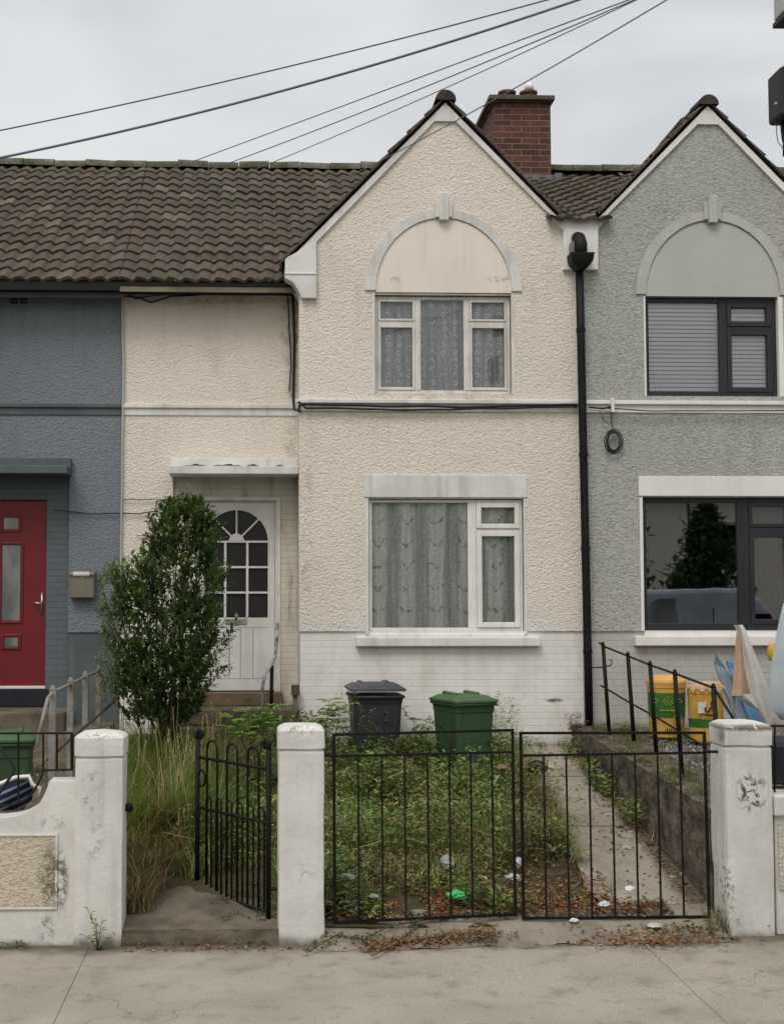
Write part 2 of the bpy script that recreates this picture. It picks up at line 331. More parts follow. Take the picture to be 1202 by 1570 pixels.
def world():
    w = bpy.data.worlds.new('World'); sc.world = w; w.use_nodes = True; t = w.node_tree; t.nodes.clear()
    L = t.links.new
    sky = t.nodes.new('ShaderNodeTexSky'); sky.sky_type = 'NISHITA'; sky.sun_disc = False
    sky.sun_elevation = radians(48); sky.sun_rotation = radians(200); sky.air_density = 2; sky.dust_density = 6
    bg = t.nodes.new('ShaderNodeBackground'); bg.inputs[1].default_value = .03
    L(sky.outputs[0], bg.inputs[0])
    tc = t.nodes.new('ShaderNodeTexCoord')
    mp = t.nodes.new('ShaderNodeMapping'); mp.inputs['Scale'].default_value = (1, 1, 2.6); L(tc.outputs['Generated'], mp.inputs[0])
    nz = t.nodes.new('ShaderNodeTexNoise'); nz.inputs['Scale'].default_value = 3.4; nz.inputs['Detail'].default_value = 4; nz.inputs['Roughness'].default_value = .5
    nz.inputs['Distortion'].default_value = .3
    L(mp.outputs[0], nz.inputs['Vector'])
    cr = t.nodes.new('ShaderNodeMapRange'); cr.interpolation_type = 'SMOOTHSTEP'
    for k, v in zip(('From Min', 'From Max', 'To Min', 'To Max'), (.32, .7, 0, 1)): cr.inputs[k].default_value = v
    L(nz.outputs['Fac'], cr.inputs['Value'])
    mx = t.nodes.new('ShaderNodeMix'); mx.data_type = 'RGBA'; L(cr.outputs[0], mx.inputs[0])
    mx.inputs[6].default_value = (.535, .54, .555, 1); mx.inputs[7].default_value = (.69, .69, .69, 1)
    sp = t.nodes.new('ShaderNodeSeparateXYZ'); L(tc.outputs['Generated'], sp.inputs[0])
    gr = t.nodes.new('ShaderNodeMapRange'); gr.interpolation_type = 'SMOOTHSTEP'
    for k, v in zip(('From Min', 'From Max', 'To Min', 'To Max'), (.38, 1., 1.0, 1.9)): gr.inputs[k].default_value = v
    L(sp.outputs[2], gr.inputs['Value'])
    b2 = t.nodes.new('ShaderNodeBackground'); L(mx.outputs[2], b2.inputs[0]); L(gr.outputs[0], b2.inputs[1])
    ad = t.nodes.new('ShaderNodeAddShader'); L(bg.outputs[0], ad.inputs[0]); L(b2.outputs[0], ad.inputs[1])
    o = t.nodes.new('ShaderNodeOutputWorld'); L(ad.outputs[0], o.inputs[0])
    sl = bpy.data.lights.new('sun', 'SUN'); sl.energy = 1.25; sl.angle = radians(24); sl.color = (1, .97, .92)
    so = bpy.data.objects.new('sun', sl); COL.objects.link(so)
    # from behind the camera, a little to the left, high up
    d = Vector((.30, .62, -.95)).normalized()
    so.rotation_euler = d.to_track_quat('-Z', 'Y').to_euler(); so.location = (-5, -8, 14)
world()
sc.view_settings.view_transform = 'Standard'; sc.view_settings.look = 'None'; sc.view_settings.exposure = 0; sc.view_settings.gamma = 1
sc.cycles.use_denoising = True
sc.cycles.max_bounces = 8; sc.cycles.transparent_max_bounces = 12

# ================================================================== key planes and positions
YB, YR, YF = 14.3, 14.8, 10.0
BX0 = XZ(459, 800, YB)[0]; BX1 = XZ(890, 700, YB)[0]; XR0 = XZ(187, 700, YR)[0]
def gz(X, Y):      # cream house's front garden
    t = min(max((Y - 10.0) / (14.3 - 10.0), 0), 1.2)
    return .09 + .86 * t
def gzn(X, Y):     # both neighbours' raised gardens
    t = min(max((Y - 10.3) / (14.3 - 10.3), 0), 1.1)
    return .86 + .27 * t
# ================================================================== ground
def structure(name, mb, m, **k): return tag(obj(name, mb, m, **k), kind='structure')
mb = MB(); mb.grid(lambda u, v: (-300 + 600 * u, -300 + 600 * v, -.16), 4, 4)
structure('ground', mb, plain('distant_ground', (.10, .10, .08), (.08, .09, .05), .3, .95, .1))
mb = MB(); mb.grid(lambda u, v: (-60 + 120 * u, -4.2 + 10.2 * v, -.135), 2, 2)
structure('road', mb, plain('asphalt', (.055, .055, .055), (.045, .045, .045), 1, .9, .2, bump=.004, bscale=80, fine=.3))
def pave_mat():
    t = NT('pavement_concrete')
    col = t.mix(t.ramp(t.noise(1.1, 6, dist=.4), .35, .7), (.335, .305, .257), (.27, .243, .203))
    col = t.mix(t.ramp(t.noise(4.5, 6), .5, .72, 0, .5), col, (.155, .135, .11))
    f = t.ramp(t.noise(95, 3, rough=.75), .28, .72, .6, 1.38, False); col = t.mix(1., col, t.comb(f, f, f), 'MULTIPLY')
    v = t.n('ShaderNodeTexVoronoi', feature='F1'); t.set(v.inputs['Vector'], t.pos); v.inputs['Scale'].default_value = 9
    col = t.mix(t.ramp(v.outputs['Distance'], .05, .1, .7, 0), col, (.12, .10, .08))
    x, y, z = t.sep()
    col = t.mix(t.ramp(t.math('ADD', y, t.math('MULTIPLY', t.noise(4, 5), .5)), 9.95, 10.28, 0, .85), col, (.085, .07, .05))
    vc = t.n('ShaderNodeTexVoronoi', feature='DISTANCE_TO_EDGE'); t.set(vc.inputs['Vector'], t.mul((1, 1, 1), None)); vc.inputs['Scale'].default_value = .55
    q = t.n('ShaderNodeVectorMath', operation='ADD'); t.set(q.inputs[0], t.pos); t.set(q.inputs[1], t.comb(t.math('MULTIPLY', t.noise(2.5, 5), .5), t.math('MULTIPLY', t.noise(3.1, 5), .5), 0.)); t.set(vc.inputs['Vector'], q.outputs[0])
    col = t.mix(t.math('MULTIPLY', t.ramp(vc.outputs['Distance'], .0008, .003, .45, 0), t.ramp(t.noise(.8, 2), .5, .6)), col, (.06, .05, .04))
    return t.out(col, .92, .15, 0, t.bump(t.math('ADD', t.noise(70, 4), t.math('MULTIPLY', t.noise(6, 4), 1.2)), .006))
M['pave'] = pave_mat()
def pz(X, Y=9.9): return .035 * min(max((X - .8) / 2.5, 0), 1.4) * min(max((Y - 8.6) / 1.3, 0), 1)
joints = [-1.17, 2.78]
xs = [-40] + joints + [40]
for i in range(3):
    a = xs[i] + (.002 if i else 0); b = xs[i + 1] - (.002 if i < 2 else 0)
    n = 60
    mb = MB(); mb.grid(lambda u, v: (a + (b - a) * u, 6.15 + (10.35 - 6.15) * v, pz(a + (b - a) * u, 6.15 + 4.2 * v)), n, 8)
    mb.quad((a, 6.15, 0), (b, 6.15, 0), (b, 6.15, -.14), (a, 6.15, -.14))
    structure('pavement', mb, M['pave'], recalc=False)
mb = MB()
for j in joints: mb.box(j - .02, j + .02, 6.2, 10.3, -.1, -.004)
structure('pavement_base', mb, M['soil'])
mb = MB()
for k in range(-20, 21): mb.box(k * .92 + .003, k * .92 + .917, 6.0, 6.145, -.14, .004)
structure('kerb', mb, M['step'], bevel=.01)
# garden sheets
def sheet(name, x0, x1, y0, y1, fn, m, amp, nx=60, ny=60):
    mb = MB()
    def g(u, v):
        X = x0 + (x1 - x0) * u; Y = y0 + (y1 - y0) * v
        return (X, Y, fn(X, Y) + amp * (noise.noise(Vector((X * 2.3, Y * 2.3, 1))) + .5 * noise.noise(Vector((X * 7, Y * 7, 4)))))
    mb.grid(g, nx, ny); return structure(name, mb, m, smooth=True, recalc=False)
WX = 3.31     # face of the retaining wall at the house; it splays a little towards the road
def wx(Y): return WX + .13 * (14.2 - Y) / 3.9
sheet('garden_soil', -1.48, WX + .2, 10.12, 15.0, lambda X, Y: gz(X, Y) - .02, M['soil'], .03, 90, 90)
sheet('gravel_ground', -9, -1.5, 10.2, 15.2, gzn, M['gravel_soil'], .03)
sheet('neighbour_ground', WX + .14, 11, 10.2, 15.2, gzn, M['gravel_soil'], .025)
# concrete drive strip beside the retaining wall, broken slabs
mb = MB()
def strip(x0f, x1f, y0, y1):
    def g(u, v):
        Y = y0 + (y1 - y0) * v; a = x0f(Y); b = x1f(Y); X = a + (b - a) * u
        return (X, Y, gz(X, Y) + .012 + .006 * noise.noise(Vector((X * 3, Y * 3, 0))))
    mb.grid(g, 10, 30)
edge = lambda Y: 2.58 + .12 * noise.noise(Vector((0, Y * 1.7, 0))) + .05 * noise.noise(Vector((3, Y * 6, 0))) + .03 * (Y - 10)
strip(edge, lambda Y: wx(Y) - .005, 10.35, 12.0); strip(edge, lambda Y: wx(Y) - .005, 12.012, 13.3); strip(edge, lambda Y: wx(Y) - .005, 13.312, 14.25)
structure('driveway_path', mb, M['concrete'], smooth=True, recalc=False)
mb = MB()
gx0, gx1 = XZ(497, 1400, 10)[0], XZ(1100, 1400, 10)[0]
mb.grid(lambda u, v: (gx0 - .05 + (gx1 - gx0 + .1) * u, 9.86 + .52 * v + (1 - v) * .09 * noise.noise(Vector((u * 11, 0, 4))) + (1 - v) * .03 * noise.noise(Vector((u * 40, 0, 9))), pz(gx0 + (gx1 - gx0) * u) + .003 + .152 * min(v * 1.1, 1) + .01 * noise.noise(Vector((u * 14, v * 3, 2)))), 60, 10)
structure('driveway_threshold_path', mb, plain('apron_concrete', (.25, .225, .185), (.15, .13, .10), 3, .92, .15, bump=.006, bscale=40, fine=.22, fscale=80), smooth=True, recalc=False)
# entrance slab between the two left pillars, with its kerb-like edge
ex0, ex1 = XZ(186, 1400, 10)[0], XZ(430, 1400, 10)[0]
def esl(u, v):
    X = ex0 + (ex1 - ex0) * u; Y = 10.02 + 1.0 * v
    return (X, Y, .115 + .14 * v + .012 * noise.noise(Vector((X * 5, Y * 5, 0))))
mb = MB(); mb.grid(esl, 30, 24)
mb.grid(lambda u, v: (ex0 + (ex1 - ex0) * u, 10.02 - .004 * sin(v * pi) - .012 * noise.noise(Vector((u * 9, v * 2, 7))), -.02 + .135 * v + .012 * noise.noise(Vector(((ex0 + (ex1 - ex0) * u) * 5, 50.1, 0))) * v), 30, 5)
structure('entrance_path', mb, M['step'], smooth=False, recalc=False)

# ================================================================== walls with holes
def wall_cells(mb, x0, x1, z0, z1, Y, holes, depth=.09):
    xs_ = sorted({x0, x1, *[h[0] for h in holes], *[h[1] for h in holes]}); zs_ = sorted({z0, z1, *[h[2] for h in holes], *[h[3] for h in holes]})
    for i in range(len(xs_) - 1):
        for j in range(len(zs_) - 1):
            a, b, c, d = xs_[i], xs_[i + 1], zs_[j], zs_[j + 1]
            if a < x0 - 1e-6 or b > x1 + 1e-6 or c < z0 - 1e-6 or d > z1 + 1e-6: continue
            mx_, mz_ = (a + b) / 2, (c + d) / 2
            if any(h[0] < mx_ < h[1] and h[2] < mz_ < h[3] for h in holes): continue
            mb.quad((a, Y, c), (b, Y, c), (b, Y, d), (a, Y, d))
    for a, b, c, d in holes:
        c2, d2 = max(c, z0), min(d, z1)
        if d2 <= c2: continue
        mb.quad((a, Y, c2), (a, Y, d2), (a, Y + depth, d2), (a, Y + depth, c2)); mb.quad((b, Y, c2), (b, Y, d2), (b, Y + depth, d2), (b, Y + depth, c2))
        if d <= z1: mb.quad((a, Y, d), (b, Y, d), (b, Y + depth, d), (a, Y + depth, d))
        if c >= z0: mb.quad((a, Y, c), (b, Y, c), (b, Y + depth, c), (a, Y + depth, c))
def frame_bars(mb, x0, x1, z0, z1, y0, y1, w, wb=None):
    wb = wb or w
    mb.box(x0, x0 + w, y0, y1, z0, z1); mb.box(x1 - w, x1, y0, y1, z0, z1)
    mb.box(x0 + w, x1 - w, y0, y1, z1 - w, z1); mb.box(x0 + w, x1 - w, y0, y1, z0, z0 + wb)
def rectpx(a, b, t, bt, Y):
    p = P(a, t, Y); q = P(b, bt, Y); return (p.x, q.x, q.z, p.z)
def curtain(name, x0, x1, z0, z1, Y, m, parent, nf=14, amp=.018):
    mb = MB()
    mb.grid(lambda u, v: (x0 + (x1 - x0) * u, Y + amp * (sin(u * nf * 2 * pi + 1.3 * sin(v * 2)) + .5 * sin(u * nf * 3.7)) * (.6 + .4 * v), z0 + (z1 - z0) * v), nf * 8, 12)
    return obj(name, mb, m, parent, smooth=True, recalc=False)
UW = rectpx(574, 785.5, 448, 605, YB)          # upper window opening (x0,x1,z0,z1)
LW = rectpx(564.5, 805, 764, 972, YB)
AP = XZ(682, 159, YB); K = 1.03
def verge(x): return AP[1] - abs(x - AP[0]) * K
ZBR = XZ(600, 968, YB)[1]
EAVE_Y, EAVE_Z, RID_Y = 14.42, XZ(100, 429, 14.42)[1], 18.0
RID_Z = XZ(300, 258, RID_Y)[1]
SL = math.hypot(RID_Y - EAVE_Y, RID_Z - EAVE_Z)

def tile_rows(mb, o, xd, sd, nd, width, length, expo=.29, pitch=.170, seed=0, keep=None, tone=(1, 1, 1), clip=None, moss_top=0):
    """rows of S-shaped tiles; o = eave corner, xd along the eave, sd up the slope, nd outward"""
    o, xd, sd, nd = map(Vector, (o, xd, sd, nd)); rnd = random.Random(seed)
    nr = max(1, round(length / expo)); e = length / nr; S = 8; nc = int(width / pitch) + 1
    def wave(t): return .0175 * sin(2 * pi * t) + .005 * sin(4 * pi * t + .6)
    for r in range(nr):
        off = rnd.uniform(-.006, .006); s0 = r * e + rnd.uniform(-.004, .004); s1 = (r + 1) * e + .03
        for c in range(nc):
            g = rnd.uniform(.78, 1.18); wm = rnd.uniform(-.08, .08)
            base = [.076 * g * (1 + wm), .060 * g, .046 * g * (1 - wm)]
            if rnd.random() < .05: base = [.11 * g, .094 * g, .072 * g]
            if rnd.random() < .04: base = [.075 * g, .072 * g, .045 * g]
            if rnd.random() < .0015: base = [.22, .21, .18]
            mossy = max(0, (s0 / length - .86) / .14) * moss_top
            base = [b * (1 - .5 * mossy) + q * .5 * mossy for b, q in zip(base, (.12, .125, .07))]
            mb.cur = tuple(b * t_ for b, t_ in zip(base, tone))
            dl = rnd.uniform(-.005, .007); tilt = rnd.uniform(-.004, .004)
            if keep and not keep(o + xd * ((c + .5) * pitch) + sd * s0): continue
            pts = []
            for k in range(S + 1):
                x = (c + k / S) * pitch + off
                if x > width: x = width
                if x < 0: x = 0
                w = wave(k / S); q_ = o + xd * x + sd * s0; w += .016 * noise.noise(q_ * .7) + .006 * noise.noise(q_ * 2.3)
                for (s, h) in ((s0 + dl, -.004), (s0 + dl, .030), (s1, .004)):
                    pts.append(o + xd * x + sd * s + nd * (w + h + tilt * (k / S - .5)))
            fs = []
            for k in range(S):
                a = k * 3; b = a + 3
                fs += [(a, b, b + 1, a + 1), (a + 1, b + 1, b + 2, a + 2)]
            fs += [(0, 1, 2), (S * 3, S * 3 + 2, S * 3 + 1)]
            mb.add(pts, fs)

def ridge(mb, p0, p1, r, n, m=10, drop=.5):
    p0, p1 = Vector(p0), Vector(p1); d = (p1 - p0) / n; L = d.length; t = d.normalized(); side = t.cross(Vector((0, 0, 1))).normalized()
    for i in range(n):
        a = p0 + d * i + t * .004; b = p0 + d * (i + 1) - t * .004; rr = r * U(.93, 1.08); a = a + Vector((0, 0, U(-.012, .014))); b = b + Vector((0, 0, U(-.012, .014))); pts = []
        for q in (a, b):
            for k in range(m + 1):
                an = pi * k / m
                pts.append(q + side * cos(an) * rr + Vector((0, 0, 1)) * (sin(an) * rr * drop * 2 - r * .3))
        fs = [(k, k + 1, m + 2 + k, m + 1 + k) for k in range(m)] + [tuple(range(m + 1)), tuple(range(2 * m + 1, m, -1))]
        mb.add(pts, fs)

def lower_window(T, parent, style):
    x0, x1, z0, z1 = LW if style != 'grey' else GLW
    if style == 'grey':
        mv = MIR[0]; MIR[0] = None
        win = MB(); y0, y1 = YB + .06, YB + .12
        frame_bars(win, x0, x1, z0, z1, y0, y1, .055, .075)
        a, b = XZ(1133, 800, YB)[0], XZ(1150, 800, YB)[0]
        win.box(a, b, y0 - .004, y1, z0 + .06, z1 - .05)
        zt = XZ(1150, 812, YB)[1]; win.box(b, x1 - .05, y0 - .003, y1, zt - .03, zt + .03)
        frame_bars(win, b + .002, x1 - .055, z0 + .07, zt - .03, y0 - .012, y1 - .01, .05)
        frame_bars(win, b + .002, x1 - .055, zt + .03, z1 - .055, y0 - .012, y1 - .01, .04)
        w = obj('window', win, M['dark_frame'], parent, bevel=.004)
        p = MB(); p.quad((x0 + .03, y0 + .03, z0 + .03), (x1 - .03, y0 + .03, z0 + .03), (x1 - .03, y0 + .03, z1 - .03), (x0 + .03, y0 + .03, z1 - .03)); obj('pane', p, M['glass_dark'], w, recalc=False)
        p = MB(); p.box(x0 - .05, x1 + .05, YB + 1.2, YB + 1.25, z0 - .05, z1 + .05); p.box(x0 - .06, x0 - .04, YB + .13, YB + 1.2, z0 - .05, z1 + .05); p.box(x1 + .04, x1 + .06, YB + .13, YB + 1.2, z0 - .05, z1 + .05)
        p.box(x0 - .05, x1 + .05, YB + .13, YB + 1.2, z1 + .03, z1 + .05); p.box(x0 - .05, x1 + .05, YB + .13, YB + 1.2, z0 - .08, z0 - .06)
        obj('room_lining', p, M['room'], w)
        MIR[0] = mv; return
    win = MB(); y0, y1 = YB + .05, YB + .11
    frame_bars(win, x0 + .012, x1 - .012, z0 + .03, z1 - .01, y0, y1, .03, .035)
    a, b = XZ(718, 800, YB)[0], XZ(731, 800, YB)[0]
    win.box(a, b, y0 - .003, y1, z0 + .065, z1 - .04)
    zt = XZ(760, 812, YB)[1]; xe = x1 - .042
    win.box(b, xe, y0 - .002, y1, zt - .012, zt + .012)
    win.box(x0 - .004, x1 + .004, y0 - .02, y1 - .02, z0 - .004, z0 + .028)
    w = obj('window', win, M['upvc'], parent, bevel=.003)
    s = MB(); frame_bars(s, b + .002, xe, z0 + .067, zt - .014, y0 - .02, y1 - .012, .055); obj('casement', s, M['upvc'], w, bevel=.006)
    s = MB(); frame_bars(s, b + .002, xe, zt + .014, z1 - .042, y0 - .02, y1 - .012, .05); obj('casement', s, M['upvc'], w, bevel=.006)
    for q in ((x0 + .04, a, z0 + .06, z1 - .04), (b + .04, xe - .04, z0 + .11, zt - .05), (b + .04, xe - .04, zt + .05, z1 - .08)):
        p = MB(); p.quad((q[0], y0 + .02, q[2]), (q[1], y0 + .02, q[2]), (q[1], y0 + .02, q[3]), (q[0], y0 + .02, q[3])); obj('pane', p, M['glass'], w, recalc=False)
    curtain('lace_curtain', x0, x1, z0 - .02, z1 + .02, YB + .135, M['lace_down'], w, 13)
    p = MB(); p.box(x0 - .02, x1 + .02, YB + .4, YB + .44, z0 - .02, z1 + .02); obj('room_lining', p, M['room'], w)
def upper_window(T, parent, style):
    x0, x1, z0, z1 = UW if style != 'grey' else GUW
    if style == 'grey':
        mv = MIR[0]; MIR[0] = None
        win = MB(); y0, y1 = YB + .06, YB + .12
        frame_bars(win, x0 + .004, x1 - .004, z0 + .004, z1 - .004, y0, y1, .05, .055)
        a, b = XZ(1105, 500, YB)[0], XZ(1116, 500, YB)[0]
        win.box(a, b, y0 - .004, y1, z0 + .05, z1 - .05)
        zt = XZ(1150, 502, YB)[1]; win.box(b, x1 - .05, y0 - .003, y1, zt - .02, zt + .02)
        frame_bars(win, b + .002, x1 - .052, z0 + .055, zt - .022, y0 - .012, y1 - .01, .05)
        frame_bars(win, b + .002, x1 - .052, zt + .022, z1 - .055, y0 - .012, y1 - .01, .05)
        w = obj('window', win, M['dark_frame'], parent, bevel=.004)
        p = MB(); p.quad((x0 + .03, y0 + .03, z0 + .03), (x1 - .03, y0 + .03, z0 + .03), (x1 - .03, y0 + .03, z1 - .03), (x0 + .03, y0 + .03, z1 - .03)); obj('pane', p, M['glass_blind'], w, recalc=False)
        p = MB(); zz = z0 + .03
        while zz < z1:
            p.obox((x0 + .03, YB + .135, zz), (x1 - x0 - .06, 0, 0), (0, .022, .037), (0, -.0012, .0012)); zz += .045
        obj('venetian_blind', p, M['blind'], w)
        p = MB(); p.box(x0 - .02, x1 + .02, YB + .5, YB + .54, z0 - .02, z1 + .02); obj('room_lining', p, M['room'], w)
        MIR[0] = mv; return
    win = MB(); y0, y1 = YB + .06, YB + .12
    frame_bars(win, x0 + .01, x1 - .01, z0 + .01, z1 - .03, y0, y1, .035, .04)
    for (a, b) in ((637, 646), (712, 721)):
        win.box(XZ(a, 520, YB)[0], XZ(b, 520, YB)[0], y0 - .006, y1, z0 + .05, z1 - .065)
    zt = XZ(640, 494, YB)[1]
    xa, xb, xc, xd = x0 + .045, XZ(637, 520, YB)[0], XZ(721, 520, YB)[0], x1 - .045
    for a, b in ((xa, xb), (xc, xd)): win.box(a, b, y0 - .003, y1, zt - .022, zt + .022)
    w = obj('window', win, M['old_frame'], parent, bevel=.004)
    for a, b in ((xa, xb), (xc, xd)):
        s = MB(); frame_bars(s, a + .002, b - .002, z0 + .052, zt - .024, y0 - .012, y1 - .01, .024, .03)
        frame_bars(s, a + .002, b - .002, zt + .024, z1 - .067, y0 - .012, y1 - .01, .022); obj('casement', s, M['old_frame'], w, bevel=.003)
    for q in ((xa + .02, xb - .02, z0 + .07, zt - .04), (xa + .02, xb - .02, zt + .04, z1 - .09), (xb + .06, xc - .06, z0 + .05, z1 - .065), (xc + .02, xd - .02, z0 + .07, zt - .04), (xc + .02, xd - .02, zt + .04, z1 - .09)):
        p = MB(); p.quad((q[0], y0 + .02, q[2]), (q[1], y0 + .02, q[2]), (q[1], y0 + .02, q[3]), (q[0], y0 + .02, q[3])); obj('pane', p, M['glass_up'], w, recalc=False)
    curtain('lace_curtain', x0, x1, z0 - .02, z1 + .02, YB + .14, M['lace_up'], w, 11)
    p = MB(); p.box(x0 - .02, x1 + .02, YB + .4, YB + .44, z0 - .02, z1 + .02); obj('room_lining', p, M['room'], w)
GUW = rectpx(988, 1195, 454, 608, YB); GLW = rectpx(984, 1225, 762, 967, YB)

PX0, PZ1 = XZ(266, 729, YR)       # porch surround
DX0, DX1 = XZ(300, 900, YR)[0], XZ(426, 900, YR)[0]; DZ1 = XZ(360, 766, YR)[1]; DZ0 = XZ(360, 1060, 14.9)[1]
def house(style):
    loc = {'cream': ((BX0 + BX1) / 2, YB, .9), 'grey': (BX1 + 1.5, YB, 1.1), 'blue': (XR0 - 1.5, YR, 1.1)}[style]
    lab = {'cream': 'cream pebbledashed terraced house with white brick base and lace curtains in its windows',
           'grey': 'grey pebbledashed terraced house with dark framed windows',
           'blue': 'blue grey pebbledashed terraced house with a dark red front door'}[style]
    H = empty('terraced_house', loc, lab, 'house', 'houses of the terrace')
    MIR[0] = {'cream': None, 'grey': BX1, 'blue': XR0}[style]
    rc = M[style]; trim = M['white_trim' if style == 'cream' else 'grey_white_trim' if style == 'grey' else 'blue_trim']
    ring = M['white_trim' if style == 'cream' else 'grey_trim' if style == 'grey' else 'blue_trim']
    brick = M['white_brick' if style == 'cream' else 'grey_brick' if style == 'grey' else 'blue_brick']
    uw, lw = UW, LW
    if style == 'grey':
        f = lambda r: (2 * BX1 - r[1], 2 * BX1 - r[0], r[2], r[3]); uw, lw = f(GUW), f(GLW)
    # --- bay wall (pentagon gable over a wall with two openings)
    zt = uw[3] + .02; mb = MB()
    wall_cells(mb, BX0, BX1, ZBR, zt, YB, [uw, lw], .13)
    mb.add([(BX0, YB, zt), (BX1, YB, zt), (BX1, YB, verge(BX1)), (AP[0], YB, AP[1]), (BX0, YB, verge(BX0))], [(0, 1, 2, 3, 4)])
    mb.quad((BX0, YB, .5), (BX0, YR + .1, .5), (BX0, YR + .1, verge(BX0)), (BX0, YB, verge(BX0)))
    obj('wall', mb, rc, H, recalc=False)
    # --- brick base, a hair behind the render
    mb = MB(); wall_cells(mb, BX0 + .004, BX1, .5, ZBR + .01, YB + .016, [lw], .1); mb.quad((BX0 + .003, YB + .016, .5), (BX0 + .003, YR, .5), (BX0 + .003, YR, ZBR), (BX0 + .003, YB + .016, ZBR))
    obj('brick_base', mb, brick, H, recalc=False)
    # --- recess wall
    mb = MB(); zE = EAVE_Z + .05
    hole = (PX0, BX0 - .0, .4, PZ1)
    wall_cells(mb, XR0, BX0, ZBR - .02, zE, YR, [hole], .06)
    obj('recessed_wall', mb, rc, H, recalc=False)
    mb = MB(); wall_cells(mb, XR0, PX0, .5, ZBR - .01, YR + .015, [], .06)
    obj('recess_base', mb, brick if style != 'blue' else M['blue_trim'], H, recalc=False)
    mb = MB(); wall_cells(mb, PX0 - .05, BX0, .5, PZ1 + .05, YR + .05, [(DX0, DX1, DZ0 - .01, DZ1)], .1)
    obj('porch_surround', mb, M['porch'] if style == 'cream' else brick, H, recalc=False)
    # --- string courses
    mb = MB(); za, zb = XZ(600, 613, YB)[1], XZ(600, 619, YB)[1]
    mb.box(BX0 - .04, BX1, YB - .045, YB + .02, zb, za); mb.box(BX0 - .01, BX1, YB - .012, YB + .02, zb - .085, zb)
    zc = XZ(300, 622, YR)[1]
    mb.box(XR0, BX0, YR - .035, YR + .02, zc - .03, zc + .012); mb.box(XR0, BX0, YR - .014, YR + .02, zc - .11, zc - .03)
    obj('string_course', mb, trim, H, bevel=.006)
    # --- arch over the upper window
    c0 = P(680, 444, YB); r0, r1 = (786 - 574) / 2 / (F / YB), .832; zb = uw[3]
    cx = c0.x; ro = r0 * 1.0; H0 = P(680, 337, YB).z - zb; H1 = P(680, 324, YB).z - zb
    mb = MB(); N = 40
    pts = [(cx + ro * cos(pi * k / N), zb + H0 * sin(pi * k / N)) for k in range(N + 1)]
    mb.prism(pts, YB - .006, YB + .02)
    obj('arch_panel', mb, M['smooth_cream' if style == 'cream' else 'smooth_grey' if style == 'grey' else 'blue_trim'], H)
    mb = MB(); N = 32
    for k in range(N):
        a, b = pi * k / N, pi * (k + 1) / N; q = []
        for (rr, hh, an) in ((ro, H0, a), (r1, H1, a), (r1, H1, b), (ro, H0, b)):
            j = .004 * noise.noise(Vector((an * 9, rr * 3, 0)))
            q.append((cx + (rr + j) * cos(an), zb + .02 + (hh + j) * sin(an)))
        mb.prism(q, YB - .02 - .003 * R(), YB + .01)
    obj('arch_band', mb, ring, H)
    mb = MB()
    for (a, b, t, bt, e) in ((666, 693, 307, 335, .055), (672, 687, 298, 340, .075)):
        q = rectpx(a, b, t, bt, YB); mb.prism([(q[0] + .004, q[2]), (q[1] - .004, q[2]), (q[1], q[3]), (q[0], q[3])], YB - e, YB)
    obj('keystone', mb, ring, H, bevel=.008)
    # --- verge bands, kneeler block, box at the valley
    g = lambda x, y, Y=YB: XZ(x, y, Y)
    mb = MB()
    vz = lambda x, d: (x, verge(x) - d)
    xi = [AP[0], g(485, 372)[0]]
    dd = g(485, 372)[1]; din = verge(xi[1]) - dd
    al = XZ(666, 186, YB); 
    xl = g(441, 403)[0]
    mb.prism([(AP[0], AP[1]), vz(xl, 0), (xl, verge(xl) - .1), g(485, 372 + 12), g(485, 372), (al[0], AP[1] - .2), (AP[0], AP[1] - .2)], YB - .03, YB + .06)
    xr_ = g(849, 334)[0]; ar = XZ(698, 186, YB)
    mb.prism([(AP[0] + .001, AP[1]), (AP[0] + .001, AP[1] - .2), (ar[0], AP[1] - .2), g(862, 350), (xr_ + .05, verge(xr_ + .05))], YB - .031, YB + .06)
    obj('verge_band', mb, trim, H)
    if style != 'x':
        mb = MB()
        xk0, zk0 = g(437, 403); xk1 = g(485, 400)[0]; zz = g(437, 428)[1]; zq = g(485, 459)[1]
        prof = [(xk0, zk0 + .03), (xk0, zz)] + [(xk0 + .05 + .12 * (t / 6) ** 1.0 * 1.05, zz - .03 - (zz - .03 - zq) * (t / 6) ** 1.7) for t in range(7)] + [(xk1, zq), (xk1, g(485, 372)[1] + .0), (xk0 + .05, zk0 + .06)]
        mb.prism(prof, YB - .06, YB + .42)
        q = g(437, 421)[1]; mb.box(xk0 - .004, xk1 + .004, YB - .07, YB + .4, q - .012, q + .006)
        obj('kneeler', mb, trim, H, bevel=.006)
    if style in ('cream',):
        mb = MB(); mb.prism([g(846, 337), g(862, 355), g(862, 415), g(915, 415), g(915, 353), g(928, 337)], YB - .05, YB + .3)
        obj('valley_block', mb, M['grey_white_trim'], H, bevel=.004)
    # --- roofs
    sd = Vector((0, RID_Y - EAVE_Y, RID_Z - EAVE_Z)).normalized(); nd = Vector((0, -sd.z, sd.y))
    seed = {'cream': 1, 'grey': 2, 'blue': 3}[style]
    mb = MB(); tile_rows(mb, (XR0, EAVE_Y, EAVE_Z), (1, 0, 0), sd, nd, AP[0] - XR0, SL, expo=.285, seed=seed, moss_top=1)
    # infill towards the party wall
    z2 = P(880, 336, YB - .12).z; o2 = Vector((BX1 - 9 * .170, YB - .12, z2)); s2 = Vector((0, RID_Y - o2.y, RID_Z - .05 - z2)); L2 = s2.length; s2.normalize(); n2 = Vector((0, -s2.z, s2.y))
    tile_rows(mb, o2, (1, 0, 0), s2, n2, BX1 - o2.x, L2, expo=.29, seed=seed + 10, moss_top=.6, tone=(.85, .85, .8), keep=lambda p: p.z > verge(p.x) - .14 or p.y > YB + 2.2)
